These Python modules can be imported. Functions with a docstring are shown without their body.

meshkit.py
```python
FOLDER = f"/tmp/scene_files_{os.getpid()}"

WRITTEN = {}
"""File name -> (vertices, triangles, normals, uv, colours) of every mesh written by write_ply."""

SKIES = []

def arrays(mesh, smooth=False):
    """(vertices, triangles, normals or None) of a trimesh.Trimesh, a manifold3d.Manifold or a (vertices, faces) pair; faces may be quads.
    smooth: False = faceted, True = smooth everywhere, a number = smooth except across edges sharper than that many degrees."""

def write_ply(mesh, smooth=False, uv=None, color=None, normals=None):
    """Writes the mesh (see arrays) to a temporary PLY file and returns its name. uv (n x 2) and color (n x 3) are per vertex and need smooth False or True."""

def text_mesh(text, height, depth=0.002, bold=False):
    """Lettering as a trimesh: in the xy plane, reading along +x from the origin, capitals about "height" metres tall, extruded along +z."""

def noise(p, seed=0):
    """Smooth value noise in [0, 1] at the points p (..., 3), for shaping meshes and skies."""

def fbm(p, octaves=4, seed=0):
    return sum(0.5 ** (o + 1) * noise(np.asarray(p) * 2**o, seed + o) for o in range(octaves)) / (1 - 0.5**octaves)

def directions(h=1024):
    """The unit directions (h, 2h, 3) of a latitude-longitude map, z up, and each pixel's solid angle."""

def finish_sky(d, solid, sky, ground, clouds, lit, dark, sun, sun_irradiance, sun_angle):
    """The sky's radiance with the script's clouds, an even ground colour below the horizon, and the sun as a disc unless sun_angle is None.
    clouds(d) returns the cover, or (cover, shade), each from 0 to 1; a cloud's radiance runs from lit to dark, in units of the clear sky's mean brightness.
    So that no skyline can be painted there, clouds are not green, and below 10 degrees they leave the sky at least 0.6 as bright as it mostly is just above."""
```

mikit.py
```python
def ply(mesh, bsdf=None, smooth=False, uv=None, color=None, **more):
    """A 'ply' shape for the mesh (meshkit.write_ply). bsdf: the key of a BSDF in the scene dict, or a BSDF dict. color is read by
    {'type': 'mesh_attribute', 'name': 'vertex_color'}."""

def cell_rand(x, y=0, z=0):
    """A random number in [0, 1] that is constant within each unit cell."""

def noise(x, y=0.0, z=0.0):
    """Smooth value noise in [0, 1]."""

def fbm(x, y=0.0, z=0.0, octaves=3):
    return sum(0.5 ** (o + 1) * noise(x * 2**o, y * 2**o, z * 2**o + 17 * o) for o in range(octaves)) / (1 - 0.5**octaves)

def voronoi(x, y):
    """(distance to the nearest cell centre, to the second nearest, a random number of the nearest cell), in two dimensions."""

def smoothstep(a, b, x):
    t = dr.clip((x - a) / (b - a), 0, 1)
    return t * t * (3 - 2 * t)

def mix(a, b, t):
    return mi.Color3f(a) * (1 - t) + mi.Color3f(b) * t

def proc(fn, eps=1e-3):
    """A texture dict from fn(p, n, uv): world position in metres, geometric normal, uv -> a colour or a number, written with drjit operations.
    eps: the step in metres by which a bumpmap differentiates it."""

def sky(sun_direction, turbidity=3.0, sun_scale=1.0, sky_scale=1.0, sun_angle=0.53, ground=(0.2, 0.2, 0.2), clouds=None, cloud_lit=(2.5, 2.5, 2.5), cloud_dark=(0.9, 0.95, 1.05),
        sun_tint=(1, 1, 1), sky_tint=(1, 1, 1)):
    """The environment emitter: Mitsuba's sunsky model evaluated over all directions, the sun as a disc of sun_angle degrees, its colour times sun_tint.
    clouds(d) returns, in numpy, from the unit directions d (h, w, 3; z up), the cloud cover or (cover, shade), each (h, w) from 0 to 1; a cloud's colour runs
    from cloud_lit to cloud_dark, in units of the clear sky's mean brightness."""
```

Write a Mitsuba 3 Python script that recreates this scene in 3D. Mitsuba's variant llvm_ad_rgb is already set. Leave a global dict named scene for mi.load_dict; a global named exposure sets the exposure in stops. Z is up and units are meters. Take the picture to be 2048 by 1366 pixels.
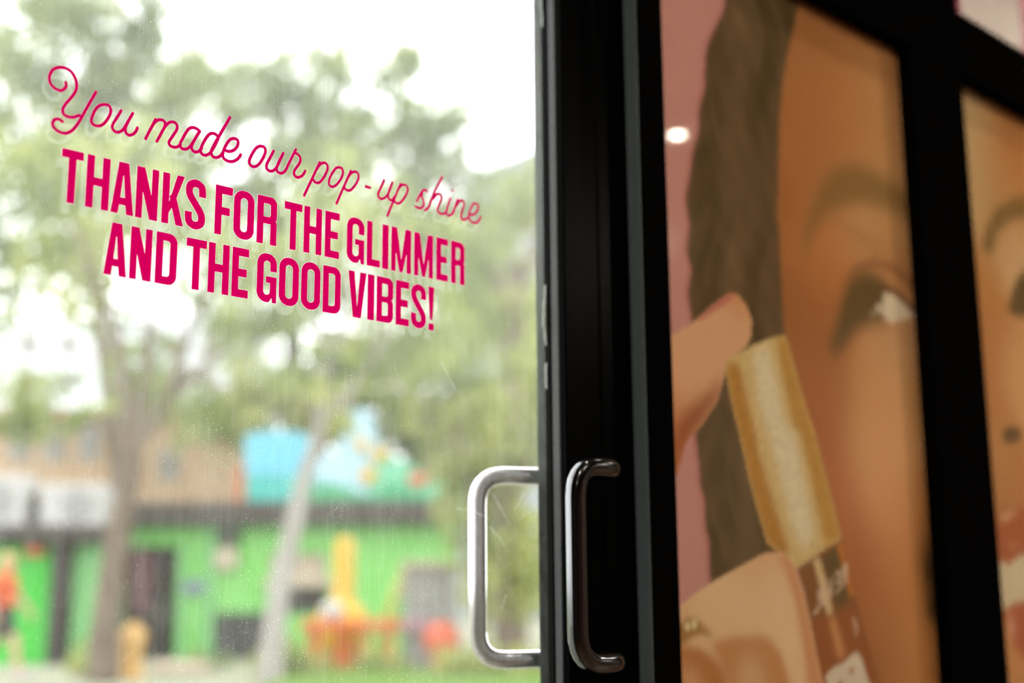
import math, random, numpy as np, trimesh, shapely, mitsuba as mi, mikit, meshkit
from shapely.geometry import Polygon, LineString, Point, box as sbox
from shapely import affinity
from shapely.ops import unary_union
from scipy.ndimage import gaussian_filter

# ---------------------------------------------------------------- camera, sky, exposure
T = mi.ScalarTransform4f
exposure = 0.0
FOCAL, YAW, PITCH, ROLL = 2582.08, math.radians(46.3822), math.radians(11.0677), math.radians(0.41265)   # focal length in pixels of a 2048 wide frame
CAM = np.array([0.0, -1.15, 1.05])
cy, sy, cp, sp = math.cos(YAW), math.sin(YAW), math.cos(PITCH), math.sin(PITCH)
FWD = np.array([cy*cp, sy*cp, sp])
_R0 = np.array([sy, -cy, 0.0]); _D0 = np.cross(FWD, _R0)
RIGHT = math.cos(ROLL)*_R0 + math.sin(ROLL)*_D0
DOWN = -math.sin(ROLL)*_R0 + math.cos(ROLL)*_D0
scene, labels = {}, {}
scene['camera'] = {'type': 'thinlens', 'fov': 2*math.degrees(math.atan(1024/FOCAL)), 'fov_axis': 'x', 'aperture_radius': 0.0112, 'focus_distance': 1.37,
                   'near_clip': 0.05, 'far_clip': 500.0, 'to_world': T().look_at(origin=CAM.tolist(), target=(CAM+FWD).tolist(), up=(-DOWN).tolist())}
def cloud_cover(d):
    n = meshkit.fbm(d*3.0, 4, 5)
    return 0.9 + 0.1*n, 0.25*n
scene['sky'] = mikit.sky((0.55, 0.35, 0.76), turbidity=5.0, sun_scale=0.10, sky_scale=16.0, ground=(0.16, 0.17, 0.14), clouds=cloud_cover,
                         cloud_lit=(2.3, 2.32, 2.3), cloud_dark=(1.5, 1.55, 1.6))

# ---------------------------------------------------------------- helpers
def tag(key, label, cat=None, group=None, kind=None):
    e = {'label': label}
    if cat: e['category'] = cat
    if group: e['group'] = group
    if kind: e['kind'] = kind
    labels[key] = e
def numbered(key):
    if not any(k == key or k.startswith(key + '__') for k in scene) and key not in labels: return key
    n = 1
    while any(k == f'{key}_{n:03d}' or k.startswith(f'{key}_{n:03d}__') for k in scene) or f'{key}_{n:03d}' in labels: n += 1
    return f'{key}_{n:03d}'
def add(name, mesh, bsdf, parent=None, smooth=False, **kw):
    """One entry of the scene: a thing of one mesh, or a part of PARENT."""
    key = f'{parent}__{name}' if parent else name
    if key in scene:
        n = 1
        while f'{key}_{n:03d}' in scene: n += 1
        key = f'{key}_{n:03d}'
    scene[key] = mikit.ply(mesh, bsdf, smooth, **kw)
    return key
def bx(x0, x1, y0, y1, z0, z1, c=0.0):
    """A box, its edges chamfered by c."""
    if c <= 0:
        m = trimesh.creation.box((x1-x0, y1-y0, z1-z0)); m.apply_translation(((x0+x1)/2, (y0+y1)/2, (z0+z1)/2)); return m
    p = []
    for a in (0, 1):
        for b in (0, 1):
            for d in (0, 1):
                X, Y, Z = (x0, x1)[a], (y0, y1)[b], (z0, z1)[d]
                sx, sy_, sz = (1 - 2*a)*c, (1 - 2*b)*c, (1 - 2*d)*c
                p += [(X, Y+sy_, Z+sz), (X+sx, Y, Z+sz), (X+sx, Y+sy_, Z)]
    return trimesh.convex.convex_hull(np.array(p))
def cat(*ms): return trimesh.util.concatenate([m for m in ms])
def crom(pts, n=8, closed=False):
    """A smooth curve through the points."""
    P = np.asarray(pts, float)
    if len(P) < 3: return P
    if closed: P = np.vstack([P[-1], P, P[0], P[1]])
    else: P = np.vstack([2*P[0]-P[1], P, 2*P[-1]-P[-2]])
    t = np.linspace(0, 1, n, endpoint=False)[:, None]; out = []
    for a, b, c, d in zip(P[:-3], P[1:-2], P[2:-1], P[3:]):
        out.append(0.5*((2*b) + (c-a)*t + (2*a-5*b+4*c-d)*t**2 + (3*b-a-3*c+d)*t**3))
    if not closed: out.append(P[-2][None])
    return np.vstack(out)
def tube(points, radii, sides=12, caps=True):
    p = np.asarray(points, float); n = len(p)
    t = np.gradient(p, axis=0); t /= np.linalg.norm(t, axis=1, keepdims=True)
    a = np.cross(t[0], [0, 0, 1.0]) if abs(t[0][2]) < 0.9 else np.cross(t[0], [1.0, 0, 0])
    fr = []
    for k in range(n):
        a = a - t[k]*(a @ t[k]); a /= np.linalg.norm(a); fr.append((a, np.cross(t[k], a)))
    ang = np.arange(sides)*2*np.pi/sides; r = np.broadcast_to(radii, (n,))
    v = np.vstack([p[k] + r[k]*(np.cos(ang)[:, None]*fr[k][0] + np.sin(ang)[:, None]*fr[k][1]) for k in range(n)])
    f = []
    for k in range(n-1):
        for j in range(sides):
            q = (k*sides+j, k*sides+(j+1) % sides, (k+1)*sides+(j+1) % sides, (k+1)*sides+j)
            f += [(q[0], q[1], q[2]), (q[0], q[2], q[3])]
    if caps:
        v = np.vstack([v, p[0], p[-1]])
        for j in range(sides):
            f += [(n*sides, (j+1) % sides, j), (n*sides+1, (n-1)*sides+j, (n-1)*sides+(j+1) % sides)]
    return trimesh.Trimesh(v, f, process=False)
def lathe(profile, sides=24):
    return trimesh.creation.revolve(np.asarray(profile, float), sections=sides)
def sheet(poly, y):
    """A flat film: the polygon (in X, Z) triangulated at depth Y, facing -Y."""
    ms = []
    for g in getattr(poly, 'geoms', [poly]):
        if g.is_empty or g.area < 1e-9: continue
        v, f = trimesh.creation.triangulate_polygon(g, engine='earcut')
        m = trimesh.Trimesh(np.column_stack([v[:, 0], np.full(len(v), y), v[:, 1]]), f, process=False)
        ms.append(m)
    m = cat(*ms)
    if m.face_normals[:, 1].sum() > 0: m.faces = m.faces[:, ::-1]
    return m
def lin(c): c = np.asarray(c, float)/255; return np.where(c <= 0.04045, c/12.92, ((c+0.055)/1.055)**2.4)
def rgb(c): return {'type': 'rgb', 'value': [float(x) for x in c]}
def mat(key, c, rough=0.6, metal=0.0, spec=0.5, **kw):
    scene[key] = {'type': 'twosided', 'b': {'type': 'principled', 'base_color': rgb(c) if not isinstance(c, dict) else c, 'roughness': rough, 'metallic': metal, 'specular': spec, **kw}}
def pmat(key, fn, rough=0.7, **kw):
    scene[key] = {'type': 'twosided', 'b': {'type': 'principled', 'base_color': mikit.proc(fn), 'roughness': rough, 'specular': 0.3, **kw}}
def vary(c, f, amp):
    """A plain colour with soft natural unevenness."""
    c = mi.Color3f(*[float(x) for x in c])
    return lambda p, n, uv: c*(1 - amp/2 + amp*mikit.fbm(p.x*f, p.y*f, p.z*f))

# ---------------------------------------------------------------- materials
mat('mat_black_aluminium', (0.0012, 0.0012, 0.0013), 0.3, spec=0.012)
scene['mat_dark_metal'] = {'type': 'principled', 'base_color': rgb((0.20, 0.205, 0.21)), 'metallic': 1.0, 'roughness': 0.12}
scene['mat_black_matte'] = {'type': 'twosided', 'b': {'type': 'diffuse', 'reflectance': rgb((0.0022, 0.002, 0.002))}}
mat('mat_daylit_strip', (0.125, 0.16, 0.168), 0.6, spec=0.3)
mat('mat_gasket', (0.006, 0.006, 0.006), 0.8, spec=0.1)
mat('mat_bead', (0.045, 0.05, 0.048), 0.5, spec=0.5)
mat('mat_sealant', (0.5, 0.54, 0.5), 0.8, spec=0.2)
scene['mat_steel'] = {'type': 'principled', 'base_color': rgb((0.80, 0.755, 0.765)), 'metallic': 1.0, 'roughness': 0.07}
pmat('mat_plaster', vary((0.07, 0.065, 0.06), 3.0, 0.06), 0.8)
pmat('mat_wall_pink', vary((0.13, 0.07, 0.065), 2.0, 0.06), 0.8)
def wood_floor(p, n, uv):
    k = mikit.cell_rand(p.x/0.14, mikit.cell_rand(p.x/0.14)*7 + p.y/1.1)
    g = mikit.fbm(p.x*60, p.y*3, 0)
    return mikit.mix((0.06, 0.04, 0.025), (0.10, 0.065, 0.04), 0.5*k + 0.5*g)
pmat('mat_floor', wood_floor, 0.4)
mat('mat_lamp_trim', (0.7, 0.68, 0.64), 0.4)
scene['mat_vinyl_pink'] = {'type': 'principledthin', 'base_color': rgb((0.52, 0.0, 0.09)), 'roughness': 0.45, 'diff_trans': 1.15, 'spec_trans': 0.0}
scene['mat_edge_light'] = {'type': 'principledthin', 'base_color': rgb((0.9, 0.9, 0.88)), 'roughness': 0.5, 'diff_trans': 1.2, 'spec_trans': 0.0}
scene['mat_ghost_copy'] = {'type': 'blendbsdf', 'weight': 0.13, 'a': {'type': 'thindielectric', 'int_ior': 1.02}, 'b': {'type': 'principledthin', 'base_color': rgb((0.85, 0.92, 0.85)), 'roughness': 0.8, 'diff_trans': 1.5}}
SCRATCH = [(1.062, 1.169, 1.077, 1.150), (1.077, 1.150, 1.090, 1.133), (1.058, 1.128, 1.074, 1.116), (1.074, 1.116, 1.086, 1.101), (1.055, 1.139, 1.03, 1.147), (1.03, 1.147, 1.006, 1.149),
           (0.745, 1.4295, 0.80, 1.4255), (0.80, 1.4255, 0.836, 1.42), (1.098, 1.152, 1.106, 1.160), (1.106, 1.160, 1.116, 1.176), (1.106, 1.137, 1.114, 1.146), (1.075, 1.032, 1.083, 1.048), (0.98, 1.32, 1.004, 1.288)]
def dust_and_veil(p, n, uv):
    """How much of the pane is covered by dust: fine specks, rain streaks, wiped blotches, a few scratches, and painted flare haze towards the top."""
    x, z = p.x*1000, p.z*1000
    d1, _, r1 = mikit.voronoi(x/3.6, z/3.6)
    d2, _, r2 = mikit.voronoi(x/1.5 + 31, z/1.5)
    blot = mikit.fbm(x/70, z/90, 3)
    fine = mikit.fbm(x/9, z/22, 8)
    streak = mikit.noise(x/0.8, z/28, 1)*mikit.noise(x/7, z/90, 5)
    amount = mikit.smoothstep(0.3, 0.72, blot)
    clump = mikit.smoothstep(0.42, 0.68, mikit.fbm(x/26, z/26, 2))
    speck = mikit.smoothstep(0.05 + 0.12*r1, 0.03, d1)*mikit.smoothstep(0.6, 1.0, r1)*(0.25 + 0.75*clump)
    speck2 = mikit.smoothstep(0.27, 0.10, d2)*mikit.smoothstep(0.5, 1.0, r2)*(0.15 + 0.85*clump*amount)
    flare_veil = mikit.smoothstep(1.05, 1.65, p.z)  # lens flare haze painted as extra cover towards the top
    w = 0.022 + 0.125*flare_veil + 0.03*amount + 0.04*(fine - 0.4) + 0.045*streak + 0.55*speck + 0.30*speck2
    for i, (a, b, c, e) in enumerate(SCRATCH):
        a, b, c, e = (v*1000 for v in (a, b, c, e))
        dx, dz = c - a, e - b
        t = mikit.dr.clip(((x - a)*dx + (z - b)*dz)/(dx*dx + dz*dz), 0, 1)
        dist = mikit.dr.sqrt(mikit.dr.square(x - a - t*dx) + mikit.dr.square(z - b - t*dz))
        wd = 0.35 if i in (6, 7) else 0.6 + 2.2*mikit.noise(t*5, i)
        w = w + (0.08 if i in (6, 7) else 0.15)*mikit.smoothstep(1.0, 0.3, dist/wd)*(0.3 + 0.7*mikit.noise(x/1.5, z/1.5, i))
    return mikit.dr.clip(w, 0.01, 0.9)
scene['mat_dusty_veiled_glass'] = {'type': 'blendbsdf', 'weight': mikit.proc(dust_and_veil), 'a': {'type': 'thindielectric', 'int_ior': 1.36}, 'b': {'type': 'principledthin', 'base_color': rgb((0.84, 0.88, 0.80)), 'roughness': 0.9, 'diff_trans': 1.6}}
scene['mat_clear_glass'] = {'type': 'thindielectric'}

# ---------------------------------------------------------------- the room
RX0, RX1, RY0, CEIL = -2.6, 6.2, -4.8, 2.8
GLASS_X0, GLASS_X1 = 0.30, 1.157
add('floor', bx(RX0, RX1, RY0, 0.06, -0.08, 0.0), 'mat_floor'); tag('floor', 'wooden floor of the shop, below the picture', 'floor', kind='structure')
add('ceiling', bx(RX0, RX1, RY0, 0.06, CEIL, CEIL+0.08), 'mat_plaster'); tag('ceiling', 'plain ceiling of the shop that carries the downlights', 'ceiling', kind='structure')
add('wall_back', bx(RX0, RX1, RY0-0.1, RY0, 0, CEIL), 'mat_wall_pink'); tag('wall_back', 'pink shop wall behind the camera', 'wall', kind='structure')
add('wall_left', bx(RX0-0.1, RX0, RY0-0.1, 0.06, 0, CEIL), 'mat_plaster'); tag('wall_left', 'plain shop wall on the far left of the door', 'wall', kind='structure')
add('wall_right', bx(RX1, RX1+0.1, RY0-0.1, 0.06, 0, CEIL), 'mat_plaster'); tag('wall_right', 'plain shop wall beyond the posters', 'wall', kind='structure')
add('wall_front', cat(bx(RX0, 0.14, -0.05, 0.05, 0, CEIL), bx(3.0, RX1, -0.05, 0.05, 0, CEIL), bx(0.14, 3.0, -0.03, 0.05, 2.62, CEIL)), 'mat_plaster')
tag('wall_front', 'plain front wall around the black shop front', 'wall', kind='structure')

# the fixed black frame: jambs, the wide double mullion between the posters, the beam over door and posters
JF = -0.063
def struct(name, mesh, m, label, cat_='frame'):
    add(name, mesh, m); tag(name, label, cat_, kind='structure')
struct('trim_1', bx(1.2806, 1.334, JF, 0.05, 0, 2.018, 0.0015), 'mat_black_matte', 'black metal jamb between the glass door and the first poster')
add('daylit_strip', bx(1.2788, 1.2808, -0.0605, -0.0385, 0, 2.018, 0.0005), 'mat_daylit_strip', 'trim_1'); labels['trim_1__daylit_strip'] = {'label': 'added grey strip with the daylight on the jamb put into its colour'}  # added strip: daylight on the jamb return is put into its grey
struct('trim_2', bx(2.0364, 2.2274, JF, 0.05, 0, 2.018, 0.0015), 'mat_black_matte', 'wide black mullion between the two face posters')
struct('trim_3', bx(0.14, 3.0, JF, 0.05, 2.018, 2.148, 0.0015), 'mat_black_matte', 'black transom beam above the door and the posters')
struct('trim_4', bx(2.93, 3.0, JF, 0.05, 0, 2.018, 0.0015), 'mat_black_matte', 'black jamb right of the second poster')
struct('trim_5', bx(0.14, 0.195, JF, 0.05, 0, 2.018, 0.0015), 'mat_black_matte', 'black hinge jamb left of the glass door')
struct('trim_6', bx(2.0364, 2.2274, JF, 0.05, 2.148, 2.62, 0.0015), 'mat_black_matte', 'short black mullion above the transom beam')
struct('trim_7', bx(1.2806, 1.334, JF, 0.05, 2.148, 2.62, 0.0015), 'mat_black_matte', 'short black mullion above the door jamb')
struct('trim_8', bx(2.93, 3.0, JF, 0.05, 2.148, 2.62, 0.0015), 'mat_black_matte', 'short black mullion at the right end above the beam')
struct('trim_9', bx(1.334, 2.0364, JF, 0.05, 0, 0.12, 0.0015), 'mat_black_matte', 'black sill under the first poster')
struct('trim_10', bx(2.2274, 2.93, JF, 0.05, 0, 0.12, 0.0015), 'mat_black_matte', 'black sill under the second poster')
add('window_1', bx(0.14, 1.2806, -0.003, 0.003, 2.148, 2.62), 'mat_clear_glass'); tag('window_1', 'clear glass pane above the door', 'window', kind='structure')

# ---------------------------------------------------------------- the glass door: pane, stiles, rails, gasket, beads, two pulls
tag('door_1', 'black framed glass door with dusty pane and steel pull handles', 'door', kind='structure')
DF, DB, DZ0, DZ1 = -0.034, 0.020, 0.012, 2.006     # inner face, outer face, bottom and top of the leaf
pane = trimesh.Trimesh([(0.29, 0, 0.20), (1.166, 0, 0.20), (1.166, 0, 1.91), (0.29, 0, 1.91)], [(0, 1, 2), (0, 2, 3)], process=False)
add('glass_pane', pane, 'mat_dusty_veiled_glass', 'door_1')
stile = cat(bx(1.157, 1.2212, DF, DB, DZ0, DZ1, 0.0018), bx(1.2215, 1.2615, DF+0.0012, DB, DZ0, DZ1, 0.004))
add('stile', stile, 'mat_black_aluminium', 'door_1')
add('stile', bx(0.199, 0.30, DF, DB, DZ0, DZ1, 0.0018), 'mat_black_aluminium', 'door_1')
add('top_rail', bx(0.30, 1.157, DF, DB, 1.90, DZ1, 0.0018), 'mat_black_aluminium', 'door_1')
add('bottom_rail', bx(0.30, 1.157, DF, DB, DZ0, 0.21, 0.0018), 'mat_black_aluminium', 'door_1')
add('gasket', cat(bx(1.1535, 1.158, -0.0095, -0.0005, 0.21, 1.90), bx(0.299, 0.3035, -0.0095, -0.0005, 0.21, 1.90)), 'mat_gasket', 'door_1')
add('glazing_bead', cat(bx(1.1548, 1.158, -0.024, -0.0105, 0.21, 1.90, 0.0012), bx(0.299, 0.3022, -0.024, -0.0105, 0.21, 1.90, 0.0012)), 'mat_bead', 'door_1')
rng = np.random.default_rng(4)
def smear(z0, z1, x, w0, n):
    """Ragged sealant left along the edge of the pane."""
    zs = np.linspace(z0, z1, n)
    left = x - w0*(0.35 + 0.65*meshkit.fbm(np.column_stack([zs*90, zs*0, zs*0]), 3, 2))*np.sin(np.linspace(0.08, math.pi-0.08, n))
    poly = Polygon(list(zip(left, zs)) + [(x + 0.002, z1), (x + 0.002, z0)]).buffer(0)
    m = trimesh.creation.extrude_polygon(max(getattr(poly, 'geoms', [poly]), key=lambda g: g.area), 0.003, engine='earcut')
    v = m.vertices.copy(); m.vertices = np.column_stack([v[:, 0], -0.001 - v[:, 2], v[:, 1]]); m.faces = m.faces[:, ::-1]
    return m
add('sealant', cat(smear(1.36, 1.445, 1.1545, 0.0075, 60), smear(1.79, 1.9, 1.1545, 0.004, 30), smear(1.30, 1.345, 1.1545, 0.003, 30)), 'mat_sealant', 'door_1')
labels['door_1__sealant'] = {'label': 'pale ragged sealant smeared along the pane edge'}
def bent(points, radius, n=8):
    """The points joined by straight runs, corners rounded."""
    P = [np.asarray(p, float) for p in points]; out = [P[0]]
    for a, b, c in zip(P[:-2], P[1:-1], P[2:]):
        u, v = (a-b)/np.linalg.norm(a-b), (c-b)/np.linalg.norm(c-b)
        for t in np.linspace(0, 1, n):
            out.append(b + u*radius*(1-t)**2 + v*radius*t**2)
    return np.array(out + [P[-1]])
def dense(p, step=0.008):
    o = [p[0]]
    for a, b in zip(p[:-1], p[1:]):
        k = max(1, int(np.linalg.norm(b-a)/step)); o += [a + (b-a)*i/k for i in range(1, k+1)]
    return np.array(o)
ZT, ZB = 1.1985, 0.9695
outer = bent([(1.215, DB-0.001, ZT), (1.0995, 0.070, ZT), (1.0995, 0.070, ZB), (1.215, DB-0.001, ZB)], 0.036)
inner = bent([(1.184, DF+0.001, ZT), (1.184, -0.100, ZT), (1.1015, -0.100, ZT), (1.1015, -0.100, ZB), (1.184, -0.100, ZB), (1.184, DF+0.001, ZB)], 0.038)
add('pull_handle', tube(dense(outer), 0.0116, 28), 'mat_steel', 'door_1', smooth=40)
add('pull_handle', tube(dense(inner), 0.0122, 28), 'mat_dark_metal', 'door_1', smooth=40)
labels['door_1__pull_handle'] = {'label': 'shiny steel pull handle on the outside, seen through the pane'}
labels['door_1__pull_handle_001'] = {'label': 'dark metal pull handle on the inside face of the stile'}

# ---------------------------------------------------------------- lettering on the pane
H = 0.0532
def ring(w, h, s, b, r):
    o = sbox(0, 0, w, h).buffer(-r).buffer(r, quad_segs=10)
    ri = max(0.3*r, (w - 2*s)*0.48)
    return o, sbox(s, b, w-s, h-b).buffer(-ri*0.999).buffer(ri*0.999, quad_segs=10)
def P_(*p): return Polygon(p)
def glyph(c, w):
    """A bold condensed capital of unit height and width w."""
    s, b = 0.15, 0.162
    R = lambda x0, y0, x1, y1: sbox(x0, y0, x1, y1)
    if c == 'T': return R(0, 1-b, w, 1).union(R(w/2-s/2, 0, w/2+s/2, 1))
    if c == 'H': return unary_union([R(0, 0, s, 1), R(w-s, 0, w, 1), R(0, 0.43, w, 0.59)])
    if c == 'I': return R(0, 0, w, 1)
    if c == 'L': return R(0, 0, s, 1).union(R(0, 0, w, b))
    if c == 'E': return unary_union([R(0, 0, s, 1), R(0, 0, w, b), R(0, 1-b, w, 1), R(0, 0.42, w*0.9, 0.58)])
    if c == 'F': return unary_union([R(0, 0, s, 1), R(0, 1-b, w, 1), R(0, 0.41, w*0.86, 0.57)])
    if c == 'A':
        m, t = w/2, 0.10
        o = P_((0, 0), (m-t, 1), (m+t, 1), (w, 0), (w-s*0.98, 0), (w-s*0.98-0.022, 0.175), (s*0.98+0.022, 0.175), (s*0.98, 0))
        return o.difference(P_((s+0.035, 0.32), (m-0.005, 0.74), (m+0.005, 0.74), (w-s-0.035, 0.32)))
    if c == 'N': return unary_union([R(0, 0, s*0.93, 1), R(w-s*0.93, 0, w, 1), P_((0, 1), (s*1.1, 1), (w, 0), (w-s*1.1, 0))])
    if c == 'K': return unary_union([R(0, 0, s, 1), P_((s-0.01, 0.40), (w-s*1.08, 1), (w-0.005, 1), (s-0.01+0.12, 0.42), (s-0.01, 0.2)), P_((s*1.0, 0.55), (s+0.11, 0.68), (w, 0), (w-s*1.1, 0))])
    if c == 'O':
        o, i = ring(w, 1, s*1.03, b*0.92, w*0.46); return o.difference(i)
    if c == 'D':
        o = sbox(0, 0, w, 1).buffer(-w*0.4).buffer(w*0.4, quad_segs=10).union(R(0, 0, w/2, 1))
        return o.difference(sbox(s, b*0.95, w-s, 1-b*0.95).buffer(-0.06).buffer(0.06).union(R(s, b*0.95, w/2, 1-b*0.95)))
    if c == 'G':
        o, i = ring(w, 1, s*1.03, b*0.92, w*0.46)
        g = o.difference(i).difference(R(w/2, 0.53, w+0.1, 0.64))
        g = g.union(R(w/2-0.02, 0.40, w, 0.53)).union(R(w-s, 0.0, w, 0.53))
        return g.difference(P_((w-s*1.25, -0.01), (w-s*0.72, 0.1), (w-s*0.62, -0.01)))
    if c in 'RB':
        r = 0.15
        top = sbox(0, 0.44, w, 1).buffer(-r).buffer(r, quad_segs=8).union(R(0, 0.44, w/2, 1))
        top = top.difference(sbox(s, 0.575, w-s, 1-b*0.92).buffer(-0.05).buffer(0.05).union(R(s, 0.575, w/2, 1-b*0.92)))
        if c == 'R':
            leg = sbox(0, 0.22, w, 0.57).buffer(-0.1).buffer(0.1, quad_segs=8).union(R(w/2, 0.0, w, 0.42))
            leg = leg.difference(R(s, -0.1, w-s, 0.43))
            return unary_union([R(0, 0, s, 1), top, leg.intersection(R(0, 0, w+0.02, 0.6))]).difference(P_((w*0.93, 0.505), (w+0.02, 0.54), (w+0.02, 0.47)))
        bot = sbox(0, 0, w, 0.56).buffer(-r).buffer(r, quad_segs=8).union(R(0, 0, w/2, 0.56))
        bot = bot.difference(sbox(s, b*0.92, w-s, 0.44).buffer(-0.05).buffer(0.05).union(R(s, b*0.92, w/2, 0.44)))
        return unary_union([R(0, 0, s, 1), top, bot]).difference(P_((w*0.9, 0.505), (w+0.02, 0.56), (w+0.02, 0.45)))
    if c == 'M':
        k = s*0.88
        return unary_union([R(0, 0, k, 1), R(w-k, 0, w, 1), P_((0, 1), (k*1.25, 1), (w/2+k*0.36, 0), (w/2-k*0.36, 0)), P_((w, 1), (w-k*1.25, 1), (w/2-k*0.36, 0), (w/2+k*0.36, 0))])
    if c == 'V': return P_((0, 1), (s*1.1, 1), (w/2, 0.24), (w-s*1.1, 1), (w, 1), (w/2+0.105, 0), (w/2-0.105, 0))
    if c == '!': return P_((0, 1), (w, 1), (w*0.72, 0.24), (w*0.28, 0.24)).union(R(w*0.06, 0, w*0.94, 0.165))
    if c == 'S':
        h = s/2*1.03
        a = [(w-h, 0.665), (w-h, 0.77), (w-h-0.03, 0.875), (w/2, 0.925), (h+0.03, 0.875), (h, 0.77), (h+0.03, 0.655), (w/2, 0.5), (w-h-0.03, 0.345), (w-h, 0.23), (w-h-0.03, 0.125), (w/2, 0.075), (h+0.03, 0.125), (h, 0.23), (h, 0.335)]
        return LineString(crom(a, 6)).buffer(h, cap_style='flat', join_style='round')
LINE_1 = [('T', .5017, .5239), ('H', .5274, .5516), ('A', .5537, .5781), ('N', .5798, .6040), ('K', .6084, .6332), ('S', .6344, .6580), ('F', .6691, .6896), ('O', .6914, .7164), ('R', .7202, .7450),
          ('T', .7545, .7776), ('H', .7800, .8040), ('E', .8082, .8282), ('G', .8383, .8631), ('L', .8666, .8858), ('I', .8888, .8982), ('M', .9020, .9319), ('M', .9362, .9658), ('E', .9705, .9893), ('R', .9939, 1.0162)]
LINE_2 = [('A', .5499, .5739), ('N', .5768, .6000), ('D', .6043, .6279), ('T', .6380, .6614), ('H', .6637, .6884), ('E', .6918, .7118), ('G', .7222, .7468), ('O', .7499, .7753), ('O', .7783, .8037), ('D', .8070, .8312),
          ('V', .8413, .8669), ('I', .8687, .8783), ('B', .8816, .9058), ('E', .9095, .9295), ('S', .9321, .9554), ('!', .9583, .9679)]
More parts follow.
